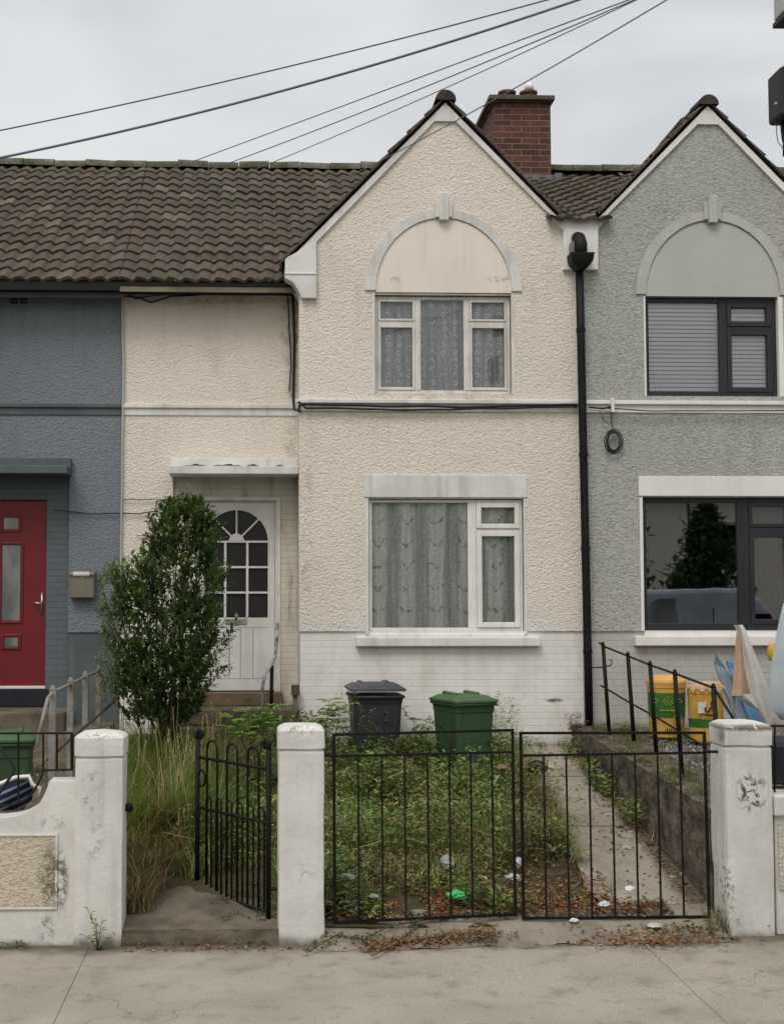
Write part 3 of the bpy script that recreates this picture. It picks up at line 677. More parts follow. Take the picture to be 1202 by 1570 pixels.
    # gable slopes
    yb = YB - .06; gl = 3.9
    g1 = Vector((1, 0, K)).normalized(); n1 = Vector((-K, 0, 1)).normalized(); xa = xl - .06
    tile_rows(mb, Vector((xa, yb, verge(xa) + .04)), (0, 1, 0), g1, n1, gl, (AP[0] - xa) * sqrt(1 + K * K), expo=.285, seed=seed + 20)
    g1 = Vector((-1, 0, K)).normalized(); n1 = Vector((K, 0, 1)).normalized(); xa = xr_ + .04
    tile_rows(mb, Vector((xa, yb, verge(xa) + .04)), (0, 1, 0), g1, n1, gl, (xa - AP[0]) * sqrt(1 + K * K), expo=.285, seed=seed + 30)
    rf = obj('roof', mb, M['tiles'], H, col=True)
    mb = MB(); mb.cur = (.02, .02, .02)
    ridge(mb, (AP[0], yb - .02, AP[1] + .045), (AP[0], yb + 3.3, AP[1] + .045), .11, 9); obj('gable_ridge', mb, plain('dark_ridge_tile', (.03, .024, .022), (.05, .045, .03), 6, .8, bump=.006), rf)
    mb = MB(); ridge(mb, (XR0, RID_Y, RID_Z + .02), (BX1, RID_Y, RID_Z + .02), .11, 12); obj('main_ridge', mb, M['moss'], rf)
    mb = MB(); mb.quad((XR0, RID_Y, RID_Z - .03), (BX1, RID_Y, RID_Z - .03), (BX1, 21.6, EAVE_Z), (XR0, 21.6, EAVE_Z)); mb.box(XR0, BX1, 21.2, 21.3, .5, EAVE_Z); obj('rear_slope', mb, M['cap'], rf)
    # --- eaves
    mb = MB(); mb.box(XR0, xl + .1, EAVE_Y + .02, EAVE_Y + .06, EAVE_Z - (.05 if style != 'blue' else .105), EAVE_Z - .01); mb.box(XR0, xl + .1, EAVE_Y + .06, YR, EAVE_Z - .07, EAVE_Z - .05)
    obj('fascia', mb, M['fascia'], H)
    mb = MB(); yy = EAVE_Y + .03 if style != 'blue' else YR - .25; zs_ = EAVE_Z - .083 if style != 'blue' else EAVE_Z - .13
    mb.box(XR0, xl + .15, yy, yy + .02, zs_ - .03, zs_ + .028)
    obj('soffit_board', mb, M['soffit'] if style != 'blue' else M['blue_trim'], H)
    # --- canopy over the door
    mb = MB(); x0 = XZ(259, 720, YR - .4)[0]; z0 = XZ(300, 726.5, YR - .4)[1]; z1 = XZ(300, 714, YR - .4)[1]
    n = 40; xw = BX0 - .002
    mb.box(x0, xw if style == 'cream' else BX0, YR - .4, YR + .01, z0, z1)
    obj('canopy', mb, trim, H, bevel=.008)
    mb = MB(); zz = XZ(300, 703, YR - .06)[1]; x00 = XZ(262, 710, YR - .06)[0]
    mb.box(x00, xw, YR - .08, YR + .01, z1 - .005, zz)
    obj('canopy_flashing', mb, trim, H, bevel=.006)
    if style == 'cream':
        rr = random.Random(4)
        for xa_, xb_ in ((282, 320), (326, 372), (378, 398), (422, 436)):      # strips where the lead shows
            mb = MB(); n = 14; lo = []; hi = []
            for k in range(n + 1):
                x = XZ(xa_ + (xb_ - xa_) * k / n, 712, YR - .4)[0]; e = sin(pi * k / n); lo.append((x, YR - .402, z1 + .001)); hi.append((x, YR - .395, z1 + .002 + e * rr.uniform(.003, .022)))
            mb.add(lo + hi, [(k, k + 1, n + 2 + k, n + 1 + k) for k in range(n)]); obj('peeling_paint', mb, M['cable'], H, recalc=False)
    # --- lintel and sills
    if style != 'grey':
        q = rectpx(559, 807, 728, 763, YB); mb = MB(); mb.box(q[0], q[1], YB - .014, YB + .08, q[2], q[3]); obj('lintel', mb, trim, H, bevel=.004)
        q = rectpx(546, 829, 977, 991, YB - .06); mb = MB(); mb.box(q[0], q[1], YB - .07, YB + .09, q[2], q[3]); mb.box(lw[0] + .003, lw[1] - .003, YB + .0, YB + .1, q[3] - .005, lw[2] + .002)
        obj('window_sill', mb, trim, H, bevel=.01)
        mb = MB()
        for a, b in ((lw[0], lw[0] + .03), (lw[1] - .03, lw[1])): pass
        for q in ((lw[0] - .028, lw[0] + .004, YB - .004, lw[2], lw[3]), (lw[1] - .004, lw[1] + .02, YB - .004, lw[2], lw[3]), (uw[0] - .02, uw[0] + .004, YB - .004, uw[2], uw[3]), (uw[1] - .004, uw[1] + .03, YB - .004, uw[2], uw[3]), (uw[0], uw[1], YB + .01, uw[3] - .022, uw[3] - .002)):
            mb = MB(); mb.box(q[0], q[1], q[2], YB + .05, q[3], q[4]); obj('window_surround', mb, trim, H)
    else:
        mv = MIR[0]; MIR[0] = None
        q = rectpx(978, 1232, 730, 761, YB); mb = MB(); mb.box(q[0], q[1], YB - .014, YB + .08, q[2], q[3]); obj('lintel', mb, trim, H, bevel=.004)
        q = rectpx(974, 1240, 975, 990, YB - .06); mb = MB(); mb.box(q[0], q[1], YB - .07, YB + .09, q[2], q[3]); mb.box(GLW[0] + .003, GLW[1] - .003, YB + .0, YB + .1, q[3] - .005, GLW[2] + .002)
        obj('window_sill', mb, M['upvc'], H, bevel=.01)
        for q in ((GLW[0] - .03, GLW[0] + .003, GLW[2], GLW[3]), (GUW[0] - .015, GUW[0] + .003, GUW[2], GUW[3]), (GUW[1] - .003, GUW[1] + .05, GUW[2], GUW[3])):
            mb = MB(); mb.box(q[0], q[1], YB - .005, YB + .06, q[2], q[3]); obj('window_surround', mb, trim, H)
        MIR[0] = mv
    lower_window(None, H, style); upper_window(None, H, style)
    # --- door
    if style == 'blue':
        mv = MIR[0]; MIR[0] = None
        door_red(H); MIR[0] = mv
    else: door_white(H)
    MIR[0] = None
    return H

def door_white(H):
    Y = 14.9; D = MB()
    x0, x1 = XZ(306, 900, Y)[0], XZ(421, 900, Y)[0]; z0, z1 = DZ0 + .01, XZ(360, 770, Y)[1]
    cx = XZ(363, 830, Y)[0]; s = Y / F
    zf = XZ(363, 830, Y)[1]; ro = 48 * s; zb = XZ(363, 947, Y)[1]
    gx = ro
    # leaf with an arched light: built as strips round the opening
    N = 24; arc = [(cx - ro * cos(pi * k / N), zf + ro * sin(pi * k / N)) for k in range(N + 1)]
    D.prism([(x0, z0), (x0, zb), (x1, zb), (x1, z0)], Y, Y + .045)
    D.prism([(x0, zb), (x0, zf), (cx - gx, zf), (cx - gx, zb)], Y, Y + .045); D.prism([(x1, zb), (cx + gx, zb), (cx + gx, zf), (x1, zf)], Y, Y + .045)
    for k in range(N):
        a, b = arc[k], arc[k + 1]; D.prism([a, b, (b[0], z1), (a[0], z1)], Y, Y + .045)
    D.prism([(x0, zf), (x0, z1), (arc[0][0], z1), arc[0]], Y, Y + .045); D.prism([(x1, zf), arc[-1], (arc[-1][0], z1), (x1, z1)], Y, Y + .045)
    d = obj('door', D, M['white_door'], H, bevel=0)
    b = MB(); w = .009
    for px in (345.8, 379.5): x = XZ(px, 850, Y)[0]; b.box(x - w * 1.4, x + w * 1.4, Y - .006, Y + .03, zb, zf)
    for py in (830.5, 869.5, 908.5): z = XZ(363, py, Y)[1]; b.box(cx - gx, cx + gx, Y - .0055, Y + .03, z - w * 1.2, z + w * 1.2)
    for an in (45, 90, 135):
        a = radians(an); p0 = Vector((cx + .06 * cos(a), Y, zf + .06 * sin(a))); p1 = Vector((cx + ro * cos(a), Y, zf + ro * sin(a)))
        n_ = Vector((-sin(a), 0, cos(a))) * w; b.obox(p0 - n_ + Vector((0, -.005, 0)), p1 - p0, n_ * 2, (0, .03, 0))
    b.prism([(cx + .085 * cos(pi * k / 12), zf + .085 * sin(pi * k / 12)) for k in range(13)], Y - .009, Y + .02)
    obj('glazing_bars', b, M['white_door'], d)
    b = MB(); b.prism([(cx - gx, zb)] + arc + [(cx + gx, zb)], Y + .02, Y + .03); obj('glass', b, M['glass_frost'], d)
    b = MB(); q = rectpx(346, 378, 948, 957, Y); b.box(q[0], q[1], Y - .012, Y, q[2], q[3]); obj('letter_plate', b, M['chrome'], d, bevel=.003)
    b = MB()
    q = rectpx(316, 411, 962, 1040, Y); 
    for px in (332, 352, 369, 388): x = XZ(px, 1000, Y)[0]; b.box(x - .0035, x + .0035, Y - .002, Y + .001, q[2], q[3])
    b.box(q[0], q[1], Y - .002, Y + .001, q[2] - .004, q[2]); b.box(q[0], q[1], Y - .002, Y + .001, q[3], q[3] + .004)
    obj('panel_groove', b, plain('groove_shadow_paint', (.3, .3, .28), None, 4), d)
    f = MB(); fx0, fx1, fz1 = DX0 - .004, DX1 + .004, DZ1 + .003
    f.box(fx0, x0 - .004, Y - .03, Y + .06, DZ0 - .01, fz1); f.box(x1 + .004, fx1, Y - .03, Y + .06, DZ0 - .01, fz1); f.box(x0 - .004, x1 + .004, Y - .03, Y + .06, z1 + .004, fz1)
    f.box(DX0 - .03, DX0 + .008, YR + .035, YR + .055, DZ0, DZ1 + .03); f.box(DX1 - .008, DX1 + .03, YR + .035, YR + .055, DZ0, DZ1 + .03); f.box(DX0 - .03, DX1 + .03, YR + .034, YR + .054, DZ1 - .004, DZ1 + .03)
    obj('door_frame', f, M['old_frame'], H, bevel=.004)
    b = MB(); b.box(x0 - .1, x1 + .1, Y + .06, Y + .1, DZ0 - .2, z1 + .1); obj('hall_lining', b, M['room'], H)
def door_red(H):
    Y = 14.9
    x0, x1 = XZ(-46, 900, Y)[0], XZ(80, 900, Y)[0]; z0, z1 = XZ(40, 1054, Y)[1], XZ(40, 764, Y)[1]
    cx = XZ(14, 850, Y)[0]
    d = MB(); d.box(x0, x1, Y, Y + .05, z0 + .02, z1 - .03); d = obj('door', d, M['red_door'], H, bevel=.005)
    f = MB(); f.box(x0 - .05, x0 - .003, Y - .02, Y + .05, z0, z1 + .02); f.box(x1 - .001, x1 + .03, Y - .02, Y + .05, z0, z1 + .02); f.box(x0, x1, Y - .02, Y + .05, z1 - .027, z1 + .02)
    obj('door_frame', f, M['red_door'], H, bevel=.004)
    for (t, b_, hw) in ((794, 811, 11), (836, 951, 13), (977, 991, 10)):
        q = rectpx(18 - hw, 18 + hw, t, b_, Y)
        m_ = MB(); frame_bars(m_, q[0] - .035, q[1] + .035, q[2] - .035, q[3] + .035, Y - .014, Y + .001, .03); pn = obj('panel_moulding', m_, M['red_door'], d, bevel=.006)
        g = MB(); g.box(q[0], q[1], Y - .004, Y + .002, q[2], q[3]); obj('door_pane', g, M['glass_pale'], d)
    q = P(65, 925, Y); h = MB(); h.box(q.x - .012, q.x + .012, Y - .012, Y - .001, q.z - .115, q.z + .115); h.tube([(q.x, Y - .01, q.z), (q.x, Y - .05, q.z), (q.x - .03, Y - .055, q.z), (q.x - .085, Y - .05, q.z + .005)], .0115, 10)
    obj('handle', h, M['chrome'], d, smooth=True)
    b = MB(); b.box(x0 - .03, x1 + .03, Y - .04, Y + .05, z0 - .012, z0 + .018); obj('door_sill', b, M['upvc'], H, bevel=.004)
    b = MB(); zz = XZ(40, 1083, Y - .06)[1]; b.box(x0 - .06, x1 + .035, Y - .07, Y + .05, zz, z0 - .013); obj('door_plinth', b, M['dark_plinth'], H, bevel=.004)
house('cream'); house('grey'); house('blue')

# small fittings on the fronts
b = MB()
for k in range(2):
    for j in range(2):
        p = P(22 + 15 * k, 459 + 5 * j, YR - .004); b.box(p.x - .04, p.x + .04, YR - .006, YR + .01, p.z - .01, p.z + .01)
tag(obj('air_brick', b, M['fascia']), 'small dark air brick under the eaves of the blue grey house', 'vent')
q = rectpx(108, 145, 876, 917, YR - .1)
lb = empty('letterbox', ((q[0] + q[1]) / 2, YR - .05, q[2]), 'bronze grey letterbox on the blue grey wall beside the red door', 'letterbox')
b = MB(); b.prism([(q[0], q[2]), (q[1], q[2]), (q[1], q[3] - .01), (q[0], q[3] - .01)], YR - .11, YR - .005); obj('box_body', b, M['letterbox'], lb, bevel=.012)
b = MB(); b.obox((q[0] - .008, YR - .125, q[3] - .05), (q[1] - q[0] + .016, 0, 0), (0, .12, .045), (0, -.01, .012)); obj('lid', b, M['letterbox'], lb, bevel=.004)
r = rectpx(113, 138, 876.5, 883, YR - .115); b = MB(); b.box(r[0], r[1], YR - .13, YR - .112, r[2], r[3]); obj('name_label', b, M['paper'], lb)
p = P(127, 886, YR - .11); b = MB(); b.tube([(p.x, YR - .12, p.z), (p.x, YR - .109, p.z)], .009, 10); obj('lock', b, M['chrome'], lb)
q = P(132, 1003, YR)
# drain pipe with hopper
H = empty('drainpipe', (P(896, 1110, 14.22).x, 14.22, 1.1), 'black cast iron drainpipe with a hopper between the cream and grey houses', 'drainpipe')
pt = P(888, 412, 14.2); pb = P(903, 1112, 14.22)
b = MB(); b.tube([pt.lerp(pb, k / 6) for k in range(7)], .043, 14); obj('pipe', b, M['pipe'], H, smooth=True)
for py in (508, 700, 845, 1000):
    b = MB(); f = (py - 412) / 700; c = pt.lerp(pb, f); b.tube([c + Vector((0, 0, -.02)), c + Vector((0, 0, .02))], .050, 14); obj('pipe_collar', b, M['pipe'], H, smooth=False)
q = rectpx(873, 908, 389, 414, 14.13)
b = MB(); cxx = (q[0] + q[1]) / 2; hw = (q[1] - q[0]) / 2
lv = [(0, .35, .055), (.35, .8, .085), (.55, .97, .1), (.8, 1.0, .11), (1, 1.06, .115), (1, .95, .1), (.75, .9, .09)]
pts = []
for t, w_, d_ in lv:
    z = q[2] + (q[3] - q[2]) * t
    pts += [(cxx - hw * w_, 14.16 - d_, z), (cxx + hw * w_, 14.16 - d_, z), (cxx + hw * w_, 14.16 + .085, z), (cxx - hw * w_, 14.16 + .085, z)]
b.add(pts, [(i * 4 + k, i * 4 + (k + 1) % 4, (i + 1) * 4 + (k + 1) % 4, (i + 1) * 4 + k) for i in range(6) for k in range(4)] + [(24, 25, 26, 27), (0, 3, 2, 1)])
obj('hopper', b, M['pipe'], H, bevel=.006)
p = P(887, 378, 14.2); b = MB()
b.tube([(p.x, 14.245, p.z + .1 - .0), (p.x, 14.2, p.z + .085), (p.x, 14.12, p.z - .0), (p.x, 14.12, p.z - .14)], [.07, .072, .07, .065], 16)
obj('outlet_bend', b, M['pipe'], H, smooth=True)
b = MB(); b.box(p.x - .095, p.x - .07, 14.1, 14.245, p.z - .13, p.z + .03); obj('bracket', b, M['grey_metal'], H)
# chimney
q = rectpx(757, 845, 146, 285, 17.5); cw = (q[0], q[1])
Hc = empty('chimney_stack', ((q[0] + q[1]) / 2, 18.1, q[2]), 'red brown brick chimney stack on the roof ridge behind the cream gable', 'chimney')
zt = P(800, 158, 17.5).z
b = MB(); b.box(q[0], q[1], 17.5, 18.75, q[2] - .5, zt); obj('brick_stack', b, M['chimney'], Hc)
b = MB(); zc = P(800, 145, 17.42).z; b.box(q[0] - .075, q[1] + .045, 17.42, 18.83, zt + .02, zc); b.box(q[0] - .035, q[1] + .02, 17.46, 18.79, zt, zt + .02); obj('coping', b, M['cap'], Hc, bevel=.012)
for k, (px, m_) in enumerate(((778, 'pot1'), (811, 'pot2'))):
    c = P(px, 140, 17.8); b = MB(); b.lathe([(.085, -.08), (.085, .02), (.12, .03), (.12, .055), (.06, .06)], (c.x, 17.85, c.z - .05), 20)
    obj('chimney_pot', b, plain('terracotta_pot', (.19, .07, .045), (.12, .05, .035), 8), Hc, smooth=False)
c = P(811, 133, 17.85); b = MB(); b.lathe([(.06, 0), (.062, .05), (.045, .09), (.01, .11)], (c.x, 17.85, c.z - .05), 16); obj('chimney_cowl', b, M['upvc'], Hc, smooth=True)
b = MB(); fz = P(800, 268, 17.46).z; b.box(q[0] - .01, q[1] + .02, 17.44, 17.49, fz - .16, fz); b.box(q[1] + .005, q[1] + .1, 17.3, 17.6, fz - .3, fz - .02); obj('flashing', b, M['lead'], Hc, bevel=.004)
# steps and threshold at the cream door
zD = DZ0
b = MB(); x0, x1 = PX0 + .01, BX0 - .006
b.box(DX0 - .05, DX1 + .05, 14.68, 14.9, XZ(360, 1082, 14.68)[1], zD - .002)
st = empty('door_steps', ((x0 + x1) / 2, 14.2, .95), 'worn concrete steps below the white arched door', 'steps')
obj('threshold_board', b, M['threshold'], st, bevel=.006)
b = MB(); zT = XZ(360, 1082, 14.68)[1] - .004; b.box(x0 - .1, x1, 14.22, 14.84, zT - .16, zT); b.box(x0 - .1, x1 - .05, 13.9, 14.22, zT - .35, zT - .17); b.box(x0 - .1, x1 - .05, 13.55, 13.9, zT - .55, zT - .36)
obj('tread', b, M['step'], st, bevel=.015)
b = MB(); x0b = XZ(-60, 1090, 14.4)[0]; x1b = XZ(86, 1090, 14.4)[0]; zT = XZ(40, 1085, 14.75)[1]
b.box(x0b, x1b + .12, 14.2, 14.83, zT - .5, zT); 
tag(obj('entrance_step', b, M['step'], bevel=.02), 'pale concrete step in front of the dark red door', 'step')
# handrail at the cream door, stub post
Hh = empty('step_handrail', (P(403, 1085, 14.3).x, 14.3, 1.2), 'curved peeling handrail beside the white arched door', 'handrail')
b = MB(); b.tube([P(426, 955, 14.6), P(424.5, 985, 14.55), P(422, 1008, 14.5), P(414, 1022, 14.4), P(406, 1036, 14.3), P(403, 1052, 14.2), P(402, 1100, 14.2)], .017, 10); obj('rail', b, plain('peeling_rail_paint', (.34, .36, .38), (.03, .03, .03), 14, .6), Hh, smooth=True)
b = MB(); b.tube([P(417, 1020, 14.45), P(416, 1100, 14.4)], .02, 10); obj('post', b, M['black_metal'], Hh, smooth=True)
Hg = empty('waste_pipe', (P(454, 1100, 14.2).x, 14.22, 1.), 'short brown pipe with a square box at the corner of the white brick base', 'pipe')
b = MB(); q = rectpx(447, 459, 1050, 1066, 14.2); b.box(q[0], q[1], 14.16, 14.26, q[2], q[3]); obj('box_top', b, plain('dull_brown_metal', (.09, .075, .06), None, 6, .7), Hg, bevel=.006)
b = MB(); b.tube([P(453, 1064, 14.21), P(453, 1140, 14.21)], .026, 10); obj('pipe', b, plain('olive_brown_pipe', (.13, .11, .075), None, 6, .7), Hg, smooth=True)

# ================================================================== cables on the fronts
def wob(pts, amp, n=40, seed=0):
    out = []
    for i in range(len(pts) - 1):
        a, b = Vector(pts[i]), Vector(pts[i + 1])
        for k in range(n):
            p = a.lerp(b, k / n); q = p * 1.0
            q.z += amp * noise.noise(Vector((p.x * 2.5 + seed, p.z * 2.5, seed * 1.7))); q.x += amp * .4 * noise.noise(Vector((p.z * 3, seed, p.x))); out.append(q)
    out.append(Vector(pts[-1])); return out
def cable(name, pts, r, label, amp=.01, seed=0, m='cable', group=None, n=24):
    b = MB(); b.tube(wob(pts, amp, n, seed), r, 6); return tag(obj(name, b, M[m], smooth=True), label, 'cable', group)
yb = YB - .06
cable('wall_cable', [P(459, 630, yb), P(460, 620.5, yb), P(560, 622, yb), P(700, 624, yb), P(800, 622, yb), P(884, 621, yb)], .013, 'thick black cable running under the ledge between the cream bay windows', .012, 1)
cable('wall_cable', [P(458, 615, yb), P(470, 626, yb), P(600, 627.5, yb), P(720, 627, yb), P(884, 624, yb)], .011, 'lower slack black cable along the cream house ledge', .016, 2)
yv = YR - .03
cable('wall_cable', [P(449, 450, yv), P(452, 520, yv), P(450, 610, yv), P(451, 628, yv - .2), P(460, 630, yb)], .014, 'black cable dropping down the corner beside the cream bay', .012, 3)
cable('wall_cable', [P(441, 452, yv), P(446, 560, yv), P(444, 600, yv)], .007, 'thin cable hanging beside the thicker one in the cream corner', .02, 4)
cable('wall_cable', [P(-60, 448, yv - .1), P(100, 447, yv - .1), P(200, 450, yv - .1), P(330, 449, yv - .1), P(440, 450, yv - .1)], .014, 'black cable strung under the eaves of the blue and cream houses', .018, 5)
cable('wall_cable', [P(190, 454, yv), P(215, 456, yv), P(232, 462, yv), P(262, 453, yv), P(330, 451, yv)], .009, 'tangled cable loop under the cream eaves beside the party line', .03, 6)
cable('wall_cable', [P(192, 449, yv), P(208, 459, yv), P(240, 454, yv), P(300, 447, yv), P(438, 447, yv)], .007, 'fine cable sagging close below the cream soffit', .025, 7)
cable('wall_cable', [P(83, 783, yv), P(108, 785, yv), P(140, 789, yv), P(186, 787, yv), P(215, 788, yv), P(239, 783, yv), P(241, 768, yv), P(262, 765, yv), P(300, 766, yv)], .006, 'thin dark cable crossing from the red door to the cream wall', .01, 8)
cable('wall_cable', [P(189, 766, yv), P(240, 765, yv), P(266, 766, yv)], .005, 'faint painted cable on the cream wall above the shrub', .006, 9, 'soffit')
cable('wall_cable', [P(187.5, 448, yv), P(190, 560, yv), P(188, 700, yv), P(186, 850, yv), P(186, 960, yv)], .012, 'pale conduit on the line between the blue and cream walls', .01, 10, 'grey_trim')
cable('wall_cable', [P(903, 626, yb), P(960, 628, yb), P(1070, 630, yb), P(1230, 629, yb)], .006, 'upper thin grey cable on the grey wall under its window', .012, 11)
cable('wall_cable', [P(903, 629, yb), P(960, 634, yb), P(1070, 635, yb), P(1230, 636, yb)], .005, 'lower thin cable on the grey wall under its window', .02, 12, 'grey_metal')
cable('wall_cable', [P(903, 624, yb), P(925, 627, yb), P(938, 624, yb)], .009, 'short black cable stub beside the drainpipe on the grey wall', .012, 13)
b = MB(); c = P(940, 677, yb)
for k in range(5):
    rr = .062 + .006 * k; b.tube([(c.x + rr * cos(t / 14 * pi) + .004 * k * ((-1) ** k), yb - .012 + .006 * k, c.z + rr * 1.5 * sin(t / 14 * pi)) for t in range(28)], .006, 6, closed=True)
b.tube([P(938, 628, yb), P(937, 645, yb), P(939, 664, yb)], .005, 6); b.tube([P(920, 630, yb), P(924, 642, yb), P(934, 652, yb), P(938, 640, yb)], .004, 6)
tag(obj('cable_coil', b, M['cable'], smooth=True), 'coiled spare cable hanging on the grey wall', 'cable coil')
b = MB(); q = rectpx(936, 941, 610, 632, yb); b.box(q[0], q[1], yb - .02, YB, q[2], q[3]); tag(obj('cable_bracket', b, M['upvc']), 'small white bracket above the hanging cable coil', 'bracket')

# overhead wires and the pole they come from
def wire(p0, p1, r, sag, label):
    b = MB(); n = 30; p0, p1 = Vector(p0), Vector(p1)
    b.tube([p0.lerp(p1, k / n) - Vector((0, 0, sag * 4 * (k / n) * (1 - k / n))) for k in range(n + 1)], r, 6)
    tag(obj('overhead_wire', b, M['wire'], smooth=True), label, 'wire', 'overhead wires')
wire(P(-330, 262, 9.4), P(1250, -120, 8.6), .0055, .12, 'topmost thin overhead wire crossing above the blue house')
wire(P(-330, 300, 9.3), P(1250, -135, 8.6), .009, .22, 'thickest overhead wire, second from the top')
wire(P(150, 302, 20), P(1130, -62, 9.5), .0062, .0, 'upper of the three wires meeting the ridge between the shrub and the gable')
wire(P(180, 310, 20), P(1130, -68, 9.4), .0062, .08, 'middle of the three wires meeting the ridge')
wire(P(210, 328, 20), P(1130, -74, 9.3), .0052, .10, 'lowest of the three wires meeting the ridge')
wire(P(470, 303, 14.0), P(1130, -66, 8.9), .0055, .06, 'single thin wire passing in front of the cream gable')
U0 = P(1262, 1400, 8.9); px_ = P(1238, 0, 8.9).x
H = empty('utility_pole', (px_ + .04, 8.95, 0), 'wooden utility pole with a black junction box beside the grey house', 'utility pole')
b = MB(); b.tube([(px_ + .04, 8.95, -.02), (px_ + .04, 8.95, 9.6)], [.14, .115], 16); obj('pole', b, plain('brown_pole_wood', (.12, .09, .06), None, 3, .9, st=(4, 4, .3)), H, smooth=True)
q = rectpx(1184, 1215, 107, 186, 8.85)
b = MB(); b.prism([(q[0], q[2] + .01), (q[0] + .02, q[2]), (q[1], q[2]), (q[1], q[3] + .03), (q[0] + .09, q[3] + .02), (q[0], q[3] - .03)], 8.74, 8.95); obj('junction_box', b, plain('dark_box_plastic', (.022, .024, .022), None, 5, .6), H, bevel=.012)
c = P(1189, 158, 8.73); b = MB(); b.tube([(c.x, 8.73, c.z), (c.x, 8.745, c.z)], .008, 8); obj('screw', b, M['chrome'], H)
b = MB()
b.tube([P(1190, 186, 8.85), P(1190, 205, 8.85), P(1192, 218, 8.85), P(1200, 228, 8.85), P(1208, 232, 8.85)], .003, 6)
b.tube([P(1197, 184, 8.85), P(1198, 200, 8.85), P(1200, 216, 8.85), P(1206, 225, 8.85)], .009, 6); b.tube([P(1201, 184, 8.85), P(1201, 240, 8.85)], .008, 6)
obj('box_cable', b, M['cable'], H, smooth=True)
q = rectpx(1193, 1225, -30, 24, 8.85); b = MB(); b.box(q[0], q[1], 8.75, 8.95, q[2], q[3]); obj('upper_housing', b, M['grey_trim'], H, bevel=.01)
q2 = rectpx(1193, 1225, 20, 34, 8.85); b = MB(); b.prism([(q2[0], q2[2]), (q2[1], q2[2]), (q2[1], q2[3] + .02), (q2[0] + .05, q2[3] + .02), (q2[0], q2[2] + .03)], 8.74, 8.96); obj('housing_base', b, M['cable'], H)

# ================================================================== front pillars and walls
DIRT = (.11, .095, .07)
def pillar(name, x0, x1, y0, y1, ztop, label, spots, capm=None, lean=0, zc=.19):
    prof = [(-.05, 0), (.1, 0), (.35, 0), (.6, 0), (.85, .0), (1.1, 0), (ztop - zc - .02, 0), (ztop - zc - .006, .002), (ztop - zc, .012), (ztop - zc + .008, .012), (ztop - zc + .016, -.006), (ztop - .1, -.006), (ztop - .048, -.004), (ztop - .032, .010), (ztop - .014, .05), (ztop, .15)]
    b = MB(); n = 7; rings = []
    for z, i in prof:
        a0, a1, c0, c1 = x0 + i, x1 - i, y0 + i, y1 - i; ring_ = []
        cr = [(a0, c0), (a1, c0), (a1, c1), (a0, c1)]
        for k in range(4):
            p, q = cr[k], cr[(k + 1) % 4]
            for j in range(n):
                t = j / n
                if j == 0: t = .0
                x = p[0] + (q[0] - p[0]) * t; y = p[1] + (q[1] - p[1]) * t
                if j == 0:   # rounded corner
                    x += (.008 if x < (x0 + x1) / 2 else -.008); y += (.008 if y < (y0 + y1) / 2 else -.008)
                v = Vector((x * 4, y * 4, z * 4)); e = .006 * noise.noise(v) + .003 * noise.noise(v * 3.1)
                ring_.append((x + e + lean * (z - .7), y + .7 * e, z + (.006 * noise.noise(v * 2) if 1.1 < z else 0)))
        rings.append(ring_)
    m = 4 * n; b.add([p for r in rings for p in r], [(i * m + k, i * m + (k + 1) % m, (i + 1) * m + (k + 1) % m, (i + 1) * m + k) for i in range(len(rings) - 1) for k in range(m)] + [tuple(range((len(rings) - 1) * m, len(rings) * m))])
    mt = plain(name + '_paint', (.63, .625, .605), (.54, .535, .51), 3.2, .65, .3, bump=.004, bscale=22, fine=.05, streak=((.36, .35, .32), .45), low=(DIRT, .0, .10, .16), spots=spots)
    return tag(obj(name, b, mt, smooth=False, recalc=True, bevel=0), label, 'gate pillar', 'white gate pillars')
q = rectpx(115, 188, 1122, 1448, YF)
pillar('gate_pillar', q[0], q[1], YF, YF + .34, q[3], 'white pillar joined to the front wall of the blue house', [((.18, .18, .18, .75), P(143, 1215, YF), (.12, .3, .2), (.5, .62), 18), ((.25, .25, .24, .55), P(148, 1290, YF), (.10, .3, .26), (.5, .65), 12), ((.1, .08, .06, .8), P(155, 1126, YF + .1), (.17, .4, .03), (.52, .6), 25)])
q = rectpx(427, 498, 1111, 1446, YF)
pillar('gate_pillar', q[0], q[1], YF, YF + .34, q[3], 'white pillar between the small open gate and the double gates', [((.14, .11, .08, .9), P(462, 1120, YF + .05), (.14, .3, .05), (.5, .6), 28), ((.3, .3, .28, .6), P(462, 1190, YF), (.05, .3, .14), (.5, .62), 14), ((.2, .19, .17, .5), P(465, 1340, YF), (.13, .3, .09), (.52, .62), 20)])
q = rectpx(1110, 1190, 1106, 1431, YF)
pr = pillar('gate_pillar', q[0], q[1], YF, YF + .37, q[3] , 'white pillar with dark scuffs and a dirty cap beside the double gates', [((.05, .045, .035, .95), P(1152, 1215, YF), (.15, .3, .2), (.49, .57), 26), ((.12, .1, .07, .9), P(1140, 1114, YF + .1), (.4, .5, .035), (.35, .5), 20), ((.13, .12, .08, .8), P(1112, 1360, YF), (.1, .4, .3), (.5, .6), 22), ((.2, .17, .12, .9), P(1108, 1130, YF), (.02, .2, .1), (.3, .4), 20)])
